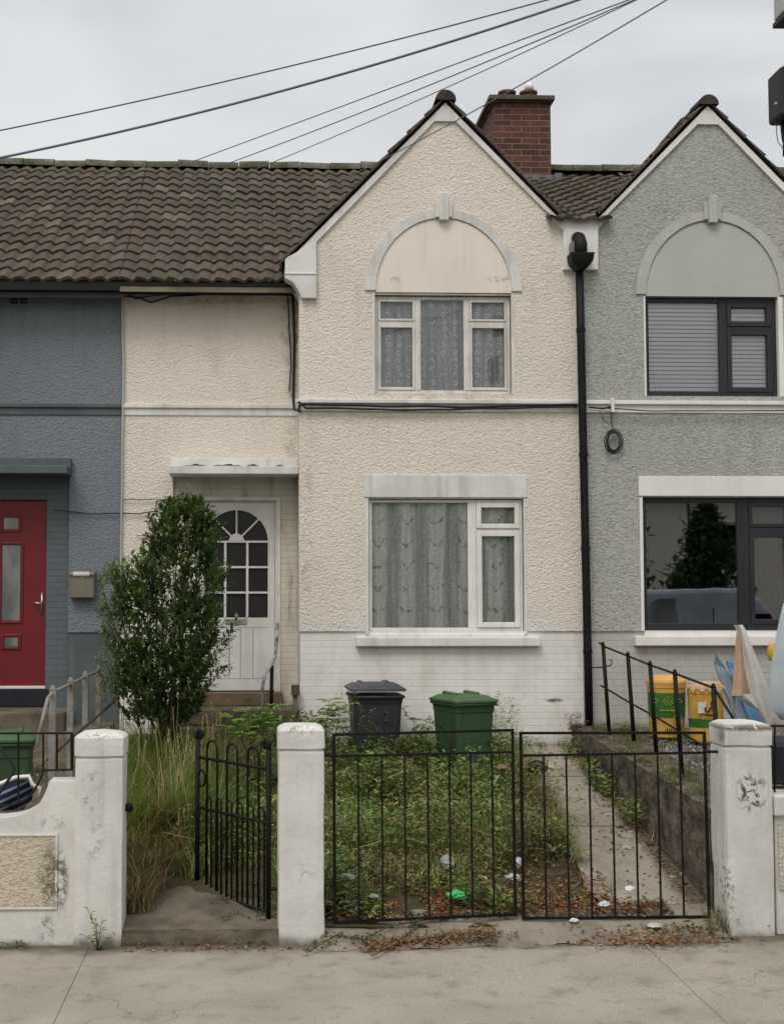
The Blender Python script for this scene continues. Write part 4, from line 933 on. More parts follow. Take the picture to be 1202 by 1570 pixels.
# front wall of the blue house with scooped top and roughcast panel
Wf = empty('front_wall', (P(50, 1440, 10.06).x, 10.06, 0), 'white scooped front wall with a cream pebbledash panel before the blue house', 'wall')
xs0 = P(-220, 1300, 10.06).x; xs1 = P(117, 1300, 10.06).x
top = [P(117, 1198, 10.06), P(76, 1198, 10.06)]
sc_pts = [P(74, 1205, 10.06), P(70, 1216, 10.06), P(63, 1229, 10.06), P(52, 1240, 10.06), P(38, 1248, 10.06), P(20, 1253, 10.06), P(0, 1255, 10.06), P(-40, 1256, 10.06)]
mir = [Vector((2 * P(-40, 1300, 10.06).x - p.x, p.y, p.z)) for p in reversed(sc_pts[:-1])]
outline = top + sc_pts + mir + [Vector((2 * P(-40, 1300, 10.06).x - p.x, p.y, p.z)) for p in reversed(top)]
b = MB(); T = [(p.x, p.z) for p in outline]
for i in range(len(T) - 1):
    (a, za), (c, zc_) = T[i], T[i + 1]; b.add([(a, 10.06, -.05), (c, 10.06, -.05), (c, 10.06, zc_), (a, 10.06, za), (a, 10.3, -.05), (c, 10.3, -.05), (c, 10.3, zc_), (a, 10.3, za)], [(0, 1, 2, 3), (7, 6, 5, 4), (3, 2, 6, 7)])
wm = plain('front_wall_paint', (.64, .635, .61), (.55, .54, .515), 2.5, .65, .3, bump=.004, bscale=22, fine=.05, streak=((.36, .34, .3), .35), low=(DIRT, -.02, .05, .14),
           spots=[((.12, .105, .08, .95), P(92, 1350, 10.06), (.09, .3, .3), (.42, .55), 22), ((.16, .15, .12, .8), P(72, 1425, 10.06), (.08, .3, .13), (.46, .56), 24), ((.2, .2, .19, .7), P(83, 1262, 10.06), (.12, .3, .07), (.5, .58), 20)])
obj('wall_body', b, wm, Wf, recalc=True)
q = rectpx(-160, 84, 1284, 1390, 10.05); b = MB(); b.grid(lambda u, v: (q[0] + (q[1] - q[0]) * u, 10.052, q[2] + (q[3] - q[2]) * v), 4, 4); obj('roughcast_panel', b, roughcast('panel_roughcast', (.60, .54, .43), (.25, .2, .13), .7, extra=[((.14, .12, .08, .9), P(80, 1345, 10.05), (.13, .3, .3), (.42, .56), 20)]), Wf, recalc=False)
b = MB(); frame_bars(b, q[0] - .02, q[1] + .02, q[2] - .02, q[3] + .02, 10.045, 10.07, .018); obj('panel_trim', b, wm, Wf, bevel=.003)
b = MB(); b.box(-9, xs0 - .0, 10.31, 10.4, -.05, .9); b.box(xs0, -1.46, 10.31, 10.33, -.05, .84); obj('wall_base', b, M['step'], Wf)
# right front wall
Wr = empty('front_wall', (P(1230, 1420, 10.06).x, 10.06, 0), 'white front wall to the right of the scuffed pillar', 'wall')
q = rectpx(1186, 1420, 1222, 1432, 10.06); b = MB(); b.box(q[0], q[1], 10.06, 10.3, -.02, q[3]); obj('wall_body', b, wm, Wr, bevel=.01)
q = rectpx(1186, 1430, 1222, 1252, 10.02); b = MB(); b.box(q[0], q[1], 10.02, 10.34, q[2] + .006, q[3] + .01); obj('wall_coping', b, wm, Wr, bevel=.015)
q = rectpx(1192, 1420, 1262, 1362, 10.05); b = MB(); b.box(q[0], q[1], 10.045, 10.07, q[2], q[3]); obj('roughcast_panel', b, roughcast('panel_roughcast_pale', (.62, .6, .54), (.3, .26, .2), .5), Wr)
# railing on the scooped wall
Rl = empty('wall_railing', (P(50, 1200, 10.18).x, 10.18, 1.1), 'black railing on top of the scooped white wall', 'railing')
yR = 10.18
b = MB(); b.tube([P(-180, 1125, yR), P(112, 1124, yR)], .0085, 8); b.tube([P(111, 1124, yR), P(111, 1181, yR)], .012, 8); b.tube([P(112, 1180, yR), P(68, 1181, yR), P(60, 1200, yR), P(52, 1214, yR), P(40, 1226, yR), P(20, 1234, yR), P(-60, 1238, yR)], .0085, 8); obj('rail', b, M['black_metal'], Rl)
for px, yb_ in ((88, 1181), (67, 1182), (29, 1232), (-10, 1236), (-50, 1236)):
    b = MB(); b.tube([P(px, 1124, yR), P(px, yb_, yR)], .0075, 8); obj('bar', b, M['black_metal'], Rl)
# iron railing right of the scuffed pillar
Rr = empty('wall_railing', (P(1210, 1200, 10.2).x, 10.2, 1.1), 'dark iron railing right of the scuffed pillar', 'railing')
b = MB(); b.tube([P(1180, 1113, 10.2), P(1420, 1110, 10.2)], .0085, 8); b.tube([P(1184, 1207, 10.2), P(1420, 1205, 10.2)], .0085, 8); obj('rail', b, M['black_metal'], Rr)
for px in (1187, 1226, 1260, 1296): b = MB(); b.tube([P(px, 1112, 10.2), P(px, 1222, 10.2)], .008, 8); obj('bar', b, M['black_metal'], Rr)

# retaining wall between the gardens
def rw(u, v, side): pass
b = MB(); ys = [10.3 + k * .1 for k in range(41)]
def rp(Y, dx, top_):
    z = gzn(0, Y) + .04 if top_ else gz(0, Y) - .1
    e = .018 * noise.noise(Vector((Y * 3, dx * 5, top_ * 3.))) + .01 * noise.noise(Vector((Y * 11, dx, 2)))
    return (wx(Y) + dx + e, Y, z + .02 * noise.noise(Vector((Y * 5, dx * 9, 1))))
for Y0, Y1 in zip(ys, ys[1:]):
    for k in range(4):
        f0, f1 = k / 4, (k + 1) / 4
        def m_(Y, f):
            a, c = Vector(rp(Y, 0, 0)), Vector(rp(Y, 0, 1)); p = a.lerp(c, f); p.x += .014 * noise.noise(Vector((Y * 6, p.z * 8, 0))); return p
        b.quad(m_(Y0, f0), m_(Y1, f0), m_(Y1, f1), m_(Y0, f1))
    b.quad(rp(Y0, 0, 1), rp(Y1, 0, 1), rp(Y1, .16, 1), rp(Y0, .16, 1))
    b.quad(rp(Y0, .16, 1), rp(Y1, .16, 1), (wx(Y1) + .17, Y1, .6), (wx(Y0) + .17, Y0, .6))
b.quad(rp(10.3, 0, 0), rp(10.3, .16, 0), rp(10.3, .16, 1), rp(10.3, 0, 1))
RW = M['retain'] = plain('weathered_retaining_concrete', (.15, .125, .10), (.045, .04, .03), 5, .95, .15, bump=.035, bscale=16, fine=.5, fscale=40)
tag(obj('retaining_wall', b, RW, recalc=False), 'low dark concrete retaining wall beside the driveway', 'wall')

# ================================================================== gates
def at3(px, py, Y): return P(px, py, Y)
def drive_gate(xL, xR, xs_, yT, yT2, yM, yM2, yB, yB2, label, legpx=None, pin=None, st=(None,)):
    Yg = 10.16
    g = empty('driveway_gate', (P((xL + xR) / 2, 1400, Yg).x, Yg, .1), label, 'gate', 'wide driveway gates')
    def lerp(a, b, x): return a + (b - a) * (x - xL) / (xR - xL)
    def sx(px, py): return px + (py - 1125) * .024 * (px - 395) / 600 * 1.0
    b = MB(); r = .0105
    def T(px, py): return P(sx(px, py), py, Yg)
    def bar(b, p, q, w): d = (q - p); n = d.normalized(); s = n.cross(Vector((0, 1, 0))).normalized() * w; b.obox(p - s - Vector((0, w * .7, 0)), d, s * 2, (0, w * 1.4, 0))
    bar(b, T(xL, yT), T(xR, yT2), .0098); bar(b, T(xL, yM), T(xR, yM2), .0085); bar(b, T(xL, yB), T(xR, yB2), .0098)
    bar(b, T(xL, yT - 2), T(xL, legpx or yB + 2), .0115); bar(b, T(xR, yT2 - 2), T(xR, yB2 + 2), .0105)
    obj('frame', b, M['black_metal'], g)
    for px in xs_:
        b = MB(); bar(b, T(px, lerp(yM, yM2, px)), T(px, lerp(yB, yB2, px)), .0068); obj('bar', b, M['black_metal'], g)
    if pin:
        b = MB(); b.tube([P(pin[0], pin[2], Yg), P(pin[1], pin[2], Yg)], .011, 8); obj('hinge_pin', b, M['black_metal'], g)
    return g
drive_gate(512, 785.5, (549, 585, 620, 655, 688, 721, 753.5), 1126.5, 1119.5, 1159.5, 1153, 1414, 1402, 'left leaf of the black double driveway gates', 1432, (494, 514, 1158))
drive_gate(798, 1079, (832.5, 867, 902, 937, 972, 1006.5, 1041), 1124, 1123.5, 1158.5, 1154, 1408, 1405.5, 'right leaf of the black double driveway gates', None, (1077, 1104, 1152.5))

# pedestrian gate, standing open into the garden
Hx, Hy = P(412, 1300, 10.22).x, 10.22; Ex, Ey = P(303, 1300, 11.0).x, 11.0
gd = Vector((Ex - Hx, Ey - Hy, 0)); GW = gd.length; gd.normalize()
G = empty('garden_gate', (Hx, Hy, .12), 'open black iron garden gate with hooped tops', 'gate')
def gp(s, z): return Vector((Hx, Hy, z)) + gd * s
zb, zt = .17, 1.40
def gbar(b, p, q, w=.008): b.tube([p, q], w, 8)
b = MB()
gbar(b, gp(0, zb - .06), gp(0, zt - .02), .019); gbar(b, gp(GW, zb - .02), gp(GW, zt + .0), .019)
for z in (zt - .17, .835, zb + .02): gbar(b, gp(0, z), gp(GW, z), .0125)
obj('frame', b, M['black_metal'], G, smooth=True)
for s in (0, GW):
    b = MB(); c = gp(s + (-.0 if s else .0), zt + .005); dd = gd * (.03 if s == 0 else -.03)
    b.tube([c + Vector((0, 0, -.03)), c + Vector((0, 0, .012)), c + dd * .5 + Vector((0, 0, .034)), c + dd * 1.4 + Vector((0, 0, .03)), c + dd * 1.9 + Vector((0, 0, .005)), c + dd * 1.5 + Vector((0, 0, -.018)), c + dd * .9 + Vector((0, 0, -.004))], [.02, .02, .019, .018, .017, .016, .014], 8)
    obj('scroll', b, M['black_metal'], G, smooth=True)
n = 3; pitch = GW / (n * 2 + 1) ; hoops = []
for k in range(n):
    s0 = GW * (.13 + .29 * k); s1 = s0 + GW * .15
    b = MB(); pts = [gp(s0, zb + .02), gp(s0, zt - .1)] + [gp((s0 + s1) / 2 - (s1 - s0) / 2 * cos(pi * t / 8), zt - .1 + .075 * sin(pi * t / 8)) for t in range(1, 8)] + [gp(s1, zt - .1), gp(s1, zb + .02)]
    b.tube(pts, .0095, 8); obj('hoop', b, M['black_metal'], G, smooth=True)
for k in range(6):
    s0 = GW * (.055 + .148 * k)
    b = MB(); s1 = s0 + GW * .075; pts = [gp(s0, zb + .02), gp(s0, .9)] + [gp((s0 + s1) / 2 - (s1 - s0) / 2 * cos(pi * t / 6), .9 + .04 * sin(pi * t / 6)) for t in range(1, 6)] + [gp(s1, .9), gp(s1, zb + .02)]
    b.tube(pts, .008, 6); obj('small_hoop', b, M['black_metal'], G, smooth=True)
b = MB(); c = gp(GW - .06, 1.07); b.tube([c + gd * .045 * cos(t / 8 * pi) + Vector((0, 0, .065 * sin(t / 8 * pi))) for t in range(16)], .01, 8, closed=True); obj('latch_ring', b, M['black_metal'], G, smooth=True)
for z in (1.16, .36): b = MB(); gbar(b, gp(0, z), Vector((P(428, 1200, 10.2).x, 10.2, z)), .014); obj('hinge', b, M['black_metal'], G)
c = P(196, 1238, 10.17); b = MB(); b.tube([P(184, 1238, 10.17), c], .014, 8); b.lathe([(.012, -.032), (.03, -.022), (.036, 0), (.03, .022), (.012, .032)], (c.x + .01, 10.17, c.z), 14)
tag(obj('gate_latch_stop', b, M['black_metal'], smooth=True), 'round black latch catch on the side of the joined pillar', 'latch')

# ================================================================== railings in the neighbours' gardens
H = empty('step_railing', (-1.55, 12, 1.0), 'grey metal railing with short posts leading to the blue house', 'railing')
rx = [(82, 10.6), (109, 11.62), (132, 12.65), (152, 13.7)]
for px, Y in rx:
    c = P(px, 1040, Y); b = MB(); b.box(c.x - .026, c.x + .026, Y - .026, Y + .026, .75, 1.80); b.tube([(c.x, Y, 1.79), (c.x, Y, 1.825)], [.028, .012], 10); obj('post', b, M['grey_metal'], H, bevel=.004)
b = MB(); a = [Vector((P(px, 1040, Y).x, Y, 1.77)) for px, Y in rx]; b.tube([a[3] + Vector((0, .3, 0)), a[3], a[2], a[1], a[0], P(74, 1070, 10.45), P(62, 1118, 10.4), P(57, 1145, 10.38)], .014, 8); obj('handrail', b, M['grey_metal'], H, smooth=True)
b = MB(); b.tube([P(182, 1070, 13.7), P(150, 1098, 12.2), P(112, 1130, 11.2), P(74, 1165, 10.6)], .012, 8); obj('lower_rail', b, plain('rusty_rail', (.06, .045, .035), None, 8, .8), H, smooth=True)
H = empty('boundary_railing', (3.5, 12, 1.0), 'black railing on the retaining wall before the grey house', 'railing')
rr_ = [(925, 13.9, 988, 1114), (963, 13.04, 1003, 1122), (997, 12.3, 1017, 1140), (1035, 11.6, 1030, 1176), (1094, 10.7, 1052, 1225)]
for px, Y, t_, b_ in rr_:
    b = MB(); b.tube([P(px - 1, t_, Y), P(px + 2 + (b_ - t_) * .055, b_ + 14, Y)], .02, 10); b.tube([P(px - 1, t_ - 4, Y), P(px - 1, t_ + 2, Y)], [.012, .022], 10); obj('post', b, M['black_metal'], H, smooth=True)
b = MB(); b.tube([P(918, 985, 13.95)] + [P(px, t_ + 3, Y) for px, Y, t_, _ in rr_] + [P(1129, 1110, 10.5)], .010, 8); obj('handrail', b, M['black_metal'], H, smooth=True)
b = MB(); b.tube([P(921, 1051, 13.9), P(966, 1078, 13.04), P(1003, 1098, 12.3), P(1042, 1122, 11.6), P(1082, 1146, 10.9)], .0095, 8); obj('lower_rail', b, M['black_metal'], H, smooth=True)
b = MB(); b.tube([P(908, 1024, 14.2), P(925, 1023, 14.0), P(936, 1020, 13.95), P(938, 1013, 13.95), P(933, 1011, 13.95)], .006, 6); obj('scroll', b, M['black_metal'], H, smooth=True)

def text_mesh(name, body, size, parent, loc, rot, m):
    tc = bpy.data.curves.new(name, 'FONT'); tc.body = body; tc.size = size; tc.extrude = .0015
    to = bpy.data.objects.new('tmp', tc); COL.objects.link(to); bpy.context.view_layer.update()
    me = bpy.data.meshes.new_from_object(to.evaluated_get(bpy.context.evaluated_depsgraph_get())); bpy.data.objects.remove(to)
    me.materials.clear(); me.materials.append(m); o = bpy.data.objects.new(name, me); COL.objects.link(o); o.parent = parent; o.location = loc; o.rotation_euler = rot; return o
# ================================================================== wheelie bins
def bin_(px0, px1, pyt, pyb, Y, rz, body, lidc, label, open_=False, scale=None):
    w = (px1 - px0) * Y / F / (1.0 if abs(rz) < .2 else 1.12); d = w * 1.12
    zt_ = P(600, pyt, Y).z; zb_ = P(600, pyb, Y).z; h = zt_ - zb_ - .075 - (.04 if open_ else 0); cxm = P((px0 + px1) / 2, pyb, Y).x
    g = empty('wheelie_bin', (cxm, Y + d / 2, zb_), label, 'wheelie bin', 'wheelie bins in the front gardens')
    def S(px, py, pz): c, s = cos(rz), sin(rz); return (cxm + px * c - py * s, Y + d / 2 + px * s + py * c, zb_ + pz)
    def shell(levels, n=5):
        b = MB(); pts = []; m = 0
        for z, hw, y0, y1, r in levels:
            ring_ = []
            for cxs, cys, a0 in ((1, 1, 0), (-1, 1, 90), (-1, -1, 180), (1, -1, 270)):
                ccx = cxs * (hw - r); ccy = (y1 - r) if cys > 0 else (y0 + r)
                for k in range(n): a = radians(a0 + 90 * k / (n - 1)); ring_.append(S(ccx + r * cos(a), ccy + r * sin(a), z))
            pts += ring_; m = len(ring_)
        L = len(levels); b.add(pts, [(i * m + k, i * m + (k + 1) % m, (i + 1) * m + (k + 1) % m, (i + 1) * m + k) for i in range(L - 1) for k in range(m)] + [tuple(range(m - 1, -1, -1)), tuple(range((L - 1) * m, L * m))])
        return b
    W = w / 2
    b = shell([(.03, W * .74, -d * .36, d * .34, .04), (.06, W * .76, -d * .38, d * .36, .04), (h * .3, W * .8, -d * .41, d * .4, .04), (h * .8, W * .87, -d * .455, d * .44, .04), (h * .805, W * .885, -d * .47, d * .45, .04), (h * .88, W * .9, -d * .48, d * .46, .04), (h * .885, W * .97, -d * .51, d * .49, .035), (h * .915, W * .975, -d * .515, d * .49, .035)])
    obj('body', b, body, g, bevel=.0, smooth=False)
    lid = empty('x', (0, 0, 0)) if False else None
    up_ = h * .92 + (.035 if open_ else 0)
    lv = [(up_, W * 1.0, -d * .54, d * .5, .035), (up_ + .025, W * 1.0, -d * .54, d * .5, .035), (up_ + .035, W * .93, -d * .46, d * .45, .05), (up_ + .06, W * .8, -d * .33, d * .4, .07), (up_ + .068, W * .55, -d * .15, d * .3, .06)]
    if open_: lv = [(z_ + .01, a, y0, y1, r) for z_, a, y0, y1, r in lv]
    b = shell(lv); lo = obj('lid', b, lidc, g, smooth=False, bevel=.004)
    b = MB()
    for s in (-1, 1):
        for k in range(1): 
            c0 = Vector(S(s * W * .45, 0, up_ + .06)); c1 = Vector(S(s * W * .45, d * .42, up_ + .055)); c2 = Vector(S(s * W * .45, -d * .42, up_ + .035))
            b.tube([c2, c0, c1], [.012, .03, .034], 8)
    if open_: obj('lid_rib', b, lidc, lo, smooth=True)
    b = MB(); b.tube([S(-W * .6, d * .52, up_ - .01), S(W * .6, d * .52, up_ - .01)], .014, 8); obj('handle', b, lidc, g, smooth=True)
    for k in (-1, 0, 1):
        b = MB(); b.obox(S(k * W * .42 - .012, -d * .47, h * .12), Vector(S(.024, 0, 0)) - Vector(S(0, 0, 0)), Vector(S(0, .03, 0)) - Vector(S(0, 0, 0)), Vector((0, 0, h * .3))) if False else None
    b = MB(); b.tube([S(-W * .9, -d * .5, h * .9), S(W * .9, -d * .5, h * .9)], .016, 8); obj('front_lip', b, body, g, smooth=True)
    b = MB(); b.tube([S(-W * .5, -d * .16, up_ + .07), S(-W * .5, d * .3, up_ + .075)], .02, 8); obj('lid_ridge', b, lidc, lo, smooth=True)
    b = MB(); b.tube([S(W * .5, -d * .16, up_ + .07), S(W * .5, d * .3, up_ + .075)], .02, 8); obj('lid_ridge', b, lidc, lo, smooth=True)
    for s in (-1, 1):
        b = MB(); c = Vector(S(s * W * .78, d * .36, .1)); ax = Vector((cos(rz), sin(rz), 0)) * .025; b.tube([c - ax, c + ax], .1, 18); obj('wheel', b, M['cable'], g)
    return g
bk = plain('black_bin_plastic', (.022, .024, .03), (.03, .032, .038), 5, .55, .4, fine=.1, bump=.001); bkl = plain('dark_grey_lid_plastic', (.045, .05, .06), (.075, .078, .085), 7, .55, .4, fine=.1)
gn = plain('green_bin_plastic', (.034, .078, .034), (.028, .062, .029), 5, .55, .4, fine=.08, bump=.001); gnl = plain('green_lid_plastic', (.07, .125, .055), (.052, .10, .045), 5, .55, .4, fine=.1)
g1 = bin_(536, 622, 1041, 1160, 13.5, .03, bk, bkl, 'black wheelie bin against the white brick base', True)
bin_(674, 760, 1056, 1196, 13.1, .38, gn, gnl, 'green wheelie bin against the white brick base, beside the black one')
bin_(-52, 44, 1106, 1330, 11.6, .12, gn, gnl, 'green wheelie bin behind the scooped white wall')
# number on the black bin
pp = P(588, 1106, 13.5)
text_mesh('bin_number', '2', .14, g1, Vector((pp.x, 13.525, pp.z)) - g1.location, (radians(90), 0, 0), plain('faded_blue_paint', (.045, .055, .09), None, 8))
# ================================================================== things in the grey house's garden
def tub(px0, px1, pyt, pyb, Y, label, green, second=False):
    r = (px1 - px0) / 2 * Y / F; c = P((px0 + px1) / 2, pyb, Y + r); c = Vector((P((px0 + px1) / 2, pyb, Y).x, Y + r, P(600, pyb, Y).z)); h = P(600, pyt, Y).z - c.z
    g = empty('yellow_tub', c, label, 'tub', 'yellow tubs')
    ye = plain('yellow_tub_plastic', (.56, .34, .06), (.46, .27, .05), 6, .5, .35, fine=.06)
    b = MB(); b.lathe([(r * .84, 0), (r * .88, .01), (r * .93, h * .45), (r * .96, h * .8), (r * .99, h * .81), (r * .99, h * .88), (r * .96, h * .885)], c, 32); obj('body', b, ye, g, smooth=False)
    lm = plain('pale_orange_lid', (.72, .44, .15), (.66, .36, .1), 5, .6) if not second else plain('peeling_paper_lid', (.58, .4, .24), (.45, .3, .18), 9, .8)
    b = MB(); b.lathe([(r * 1.0, h * .87), (r * 1.02, h * .9), (r * 1.0, h * .94), (r * .9, h * .945), (r * .85, h * .99), (r * .6, h * 1.0)], c, 32); obj('lid', b, lm, g, smooth=False)
    gm = plain('dark_green_label', (.03, .11, .02), (.05, .16, .03), 8, .5)
    zr = (.33, .73) if green else (.26, .4)
    b = MB(); N = 28; b.grid(lambda u, v: (c.x + r * (.928 + .035 * v * 1.1 + .006) * cos(pi + pi * u) * 1.0, c.y + r * (.928 + .035 * v * 1.1 + .006) * sin(pi + pi * u), c.z + h * (zr[0] + (zr[1] - zr[0]) * v)), N, 4)
    L = obj('label', b, gm, g, smooth=True, recalc=False)
    def circ(b, a, z, rad, w):
        pts = []
        for t in range(20):
            al = a + rad * cos(t / 10 * pi) / r; pts.append((c.x + (r * .985) * cos(al), c.y + (r * .985) * sin(al), z + rad * sin(t / 10 * pi)))
        b.tube(pts, w, 5, closed=True)
    if green:
        b = MB()
        for a, z, rad in ((-100, .6, .042), (-100, .6, .02), (-62, .6, .02), (-138, .6, .02), (-150, .32, .045), (-72, .3, .05), (-72, .3, .025)): circ(b, radians(a), c.z + h * z, rad, .004)
        for a in (-118, -100, -82): 
            al = radians(a); b.obox((c.x + r * .975 * cos(al) - .03, c.y + r * .975 * sin(al) - .002, c.z + h * .44), (.06, 0, 0), (0, .004, 0), (0, 0, .012))
        obj('label_print', b, plain('yellow_green_print', (.35, .38, .04), None, 5), L)
        b = MB()
        for k in range(6): al = radians(-112 + 6 * k); b.obox((c.x + r * .935 * cos(al), c.y + r * .935 * sin(al), c.z + h * (.06 + .02 * (k % 2))), (.008, 0, 0), (0, .003, 0), (0, 0, .04 + .02 * R()))
        obj('small_print', b, M['cable'], L)
    else:
        text_mesh('lettering', 'IS-', .15, g, (.035, -r * 1.01, h * .44), (radians(90), radians(-92), 0), M['cable'])
        p2 = MB(); p2.box(c.x - .13, c.x - .05, c.y - r * .96, c.y - r * .9, c.z + h * .5, c.z + h * .68); obj('white_patch', p2, M['paper'], g)
        b = MB(); rr = random.Random(3)
        for k in range(7):    # torn flaps of the lid paper
            a = pi + pi * (k + .2) / 6.5; e = rr.uniform(.03, .09)
            b.add([(c.x + r * 1.03 * cos(a - .2), c.y + r * 1.03 * sin(a - .2), c.z + h * .93), (c.x + r * 1.03 * cos(a + .22), c.y + r * 1.03 * sin(a + .22), c.z + h * .93), (c.x + r * 1.09 * cos(a + .1), c.y + r * 1.09 * sin(a + .1), c.z + h * .93 - e), (c.x + r * 1.06 * cos(a - .12), c.y + r * 1.06 * sin(a - .12), c.z + h * .93 - e * .6)], [(0, 1, 2, 3)])
        obj('torn_wrapping', b, lm, g, recalc=False)
tub(1001, 1061, 1038, 1134, 13.5, 'yellow tub with a large dark green label behind the black railing', True)
tub(1063, 1120, 1048, 1142, 13.2, 'yellow tub with torn lid wrapping and sideways lettering', False, True)
# leaning boards, draped sheet, covered shape
b = MB(); a = P(1094, 1004, 13.9); 
b.add([P(1096, 1004, 13.95), P(1113, 1028, 13.9), P(1166, 1118, 13.0), P(1144, 1136, 13.0), P(1128, 1112, 13.1), P(1094, 1020, 13.97)], [(0, 1, 2, 3, 4, 5)])
o = tag(obj('leaning_board', b, plain('grey_blue_board', (.17, .20, .235), (.12, .145, .18), 4, .7), recalc=False), 'grey blue board leaning against the grey wall', 'board'); s = o.modifiers.new('s', 'SOLIDIFY'); s.thickness = .02
b = MB(); b.add([P(1112, 1016, 13.8), P(1124, 1020, 13.8), P(1182, 1122, 12.9), P(1158, 1132, 12.9)], [(0, 1, 2, 3)])
o = tag(obj('leaning_board', b, plain('bright_blue_board', (.05, .13, .26), (.08, .19, .33), 6, .5), recalc=False), 'bright blue board leaning beneath the draped sheet', 'board'); s = o.modifiers.new('s', 'SOLIDIFY'); s.thickness = .03
H = empty('draped_sheet', P(1150, 1120, 12.7), 'white sheet with a tan lining hanging in a peak behind the scuffed pillar', 'sheet')
def patch(name, rows, m, par, Y0, amp=.02):
    b = MB(); n = 10; pts = []
    for j, (y, xa, xb, dy) in enumerate(rows):
        for k in range(n + 1):
            t = k / n; x = xa + (xb - xa) * t; pts.append(P(x, y, Y0 + dy + amp * sin(t * 7 + j * .25) - .05 * sin(t * pi)))
    L = len(rows); b.add(pts, [(j * (n + 1) + k, j * (n + 1) + k + 1, (j + 1) * (n + 1) + k + 1, (j + 1) * (n + 1) + k) for j in range(L - 1) for k in range(n)])
    return obj(name, b, m, par, smooth=True, recalc=False)
tan = plain('tan_lining', (.50, .36, .25), (.42, .30, .2), 4, .9, .1); wh = plain('white_sheet_cloth', (.68, .67, .63), (.58, .57, .54), 5, .9, .1)
patch('lining', [(964, 1129, 1136, 0), (985, 1127, 1139, 0), (1010, 1125, 1142, 0), (1035, 1124, 1146, 0), (1060, 1122, 1149, 0), (1067, 1121, 1150, 0)], tan, H, 12.7, .012)
patch('sheet_fold', [(958, 1124, 1138, 0), (965, 1128, 1142, 0), (985, 1133, 1150, 0), (1010, 1138, 1160, 0), (1040, 1144, 1172, 0), (1065, 1149, 1180, 0), (1085, 1156, 1182, 0), (1100, 1166, 1183, 0), (1116, 1176, 1182, 0)], wh, H, 12.66, .02)
patch('lower_hem', [(1064, 1122, 1156, 0), (1070, 1128, 1160, 0), (1078, 1142, 1164, 0), (1086, 1154, 1168, 0)], wh, H, 12.69, .01)
b = MB(); b.tube([P(1132, 960, 12.72), P(1120, 1125, 12.75)], .014, 8); obj('pole', b, M['grey_metal'], H)
H = empty('covered_parasol', P(1185, 1130, 12.3), 'pale grey plastic cover over a tall folded object at the far right', 'cover')
pl = plain('pale_grey_blue_cover', (.44, .49, .52), (.37, .42, .46), 3, .45, .35, fine=.03)
patch('cover', [(918, 1206, 1240, .1), (926, 1200, 1246, .02), (950, 1194, 1252, 0), (980, 1188, 1256, 0), (1010, 1183, 1258, 0), (1040, 1181, 1258, 0), (1070, 1181, 1258, 0), (1090, 1184, 1256, 0), (1097, 1190, 1250, 0), (1104, 1196, 1238, .03)], pl, H, 12.3, .03)
b = MB(); b.tube([P(1212, 1090, 12.4), P(1212, 1240, 12.4)], .05, 10); obj('stand', b, M['cable'], H)
b = MB(); b.lathe([(.28, 0), (.3, .02), (.3, .38), (.27, .42)], (P(1215, 1180, 11.6).x, 11.6, P(1215, 1210, 11.6).z), 20)
tag(obj('dark_planter', b, M['cable']), 'dark round planter behind the railing at the far right', 'planter')
b = MB(); c = P(1183, 1000, 13.9); b.lathe([(.02, -.09), (.04, -.07), (.05, 0), (.04, .07), (.02, .09)], (c.x, 13.9, c.z), 14); tag(obj('yellow_float', b, plain('yellow_plastic', (.6, .38, .04), None, 4, .5), smooth=True), 'round yellow object hanging below the grey house sill', 'float')
b = MB(); b.tube([P(1104, 1058, 12.4), P(1131, 1118, 12.2)], .01, 8); tag(obj('broom_handle', b, M['grey_metal'], smooth=True), 'thin grey pole leaning between the tubs and the boards', 'pole')
# striped folded chair and buggy tube behind the scooped wall
H = empty('folding_chair', (P(30, 1250, 10.6).x, 10.6, .86), 'folded navy garden chair with pale stripes behind the scooped wall', 'chair')
nv = NT('navy_stripe_fabric'); x, y, z = nv.sep(); w_ = nv.math('ADD', nv.math('MULTIPLY', z, 1.), nv.math('MULTIPLY', x, -.45))
nvm = nv.out(nv.mix(nv.ramp(nv.math('FRACT', nv.math('MULTIPLY', w_, 17.)), .62, .7), (.010, .013, .028), (.16, .2, .3)), .8, .2)
patch('seat', [(1196, 18, 47, 0), (1206, -20, 51, 0), (1216, -30, 52, 0), (1226, -40, 50, 0), (1236, -50, 40, 0), (1250, -50, 30, 0)], nvm, H, 10.6, .03)
b = MB(); b.tube([P(-40, 1206, 10.58), P(0, 1202, 10.58), P(25, 1192, 10.58), P(45, 1190, 10.58), P(50, 1203, 10.58), P(62, 1208, 10.6), P(60, 1222, 10.6)], .016, 8); obj('tube_frame', b, M['upvc'], H, smooth=True)
b = MB(); b.tube([P(-10, 1118, 10.45), P(4, 1150, 10.45), P(16, 1166, 10.45), P(23, 1180, 10.45), P(16, 1192, 10.45), P(0, 1216, 10.45), P(-20, 1235, 10.45)], .011, 8); tag(obj('bent_tube', b, M['cable'], smooth=True), 'bent black tube standing behind the scooped wall', 'tube')

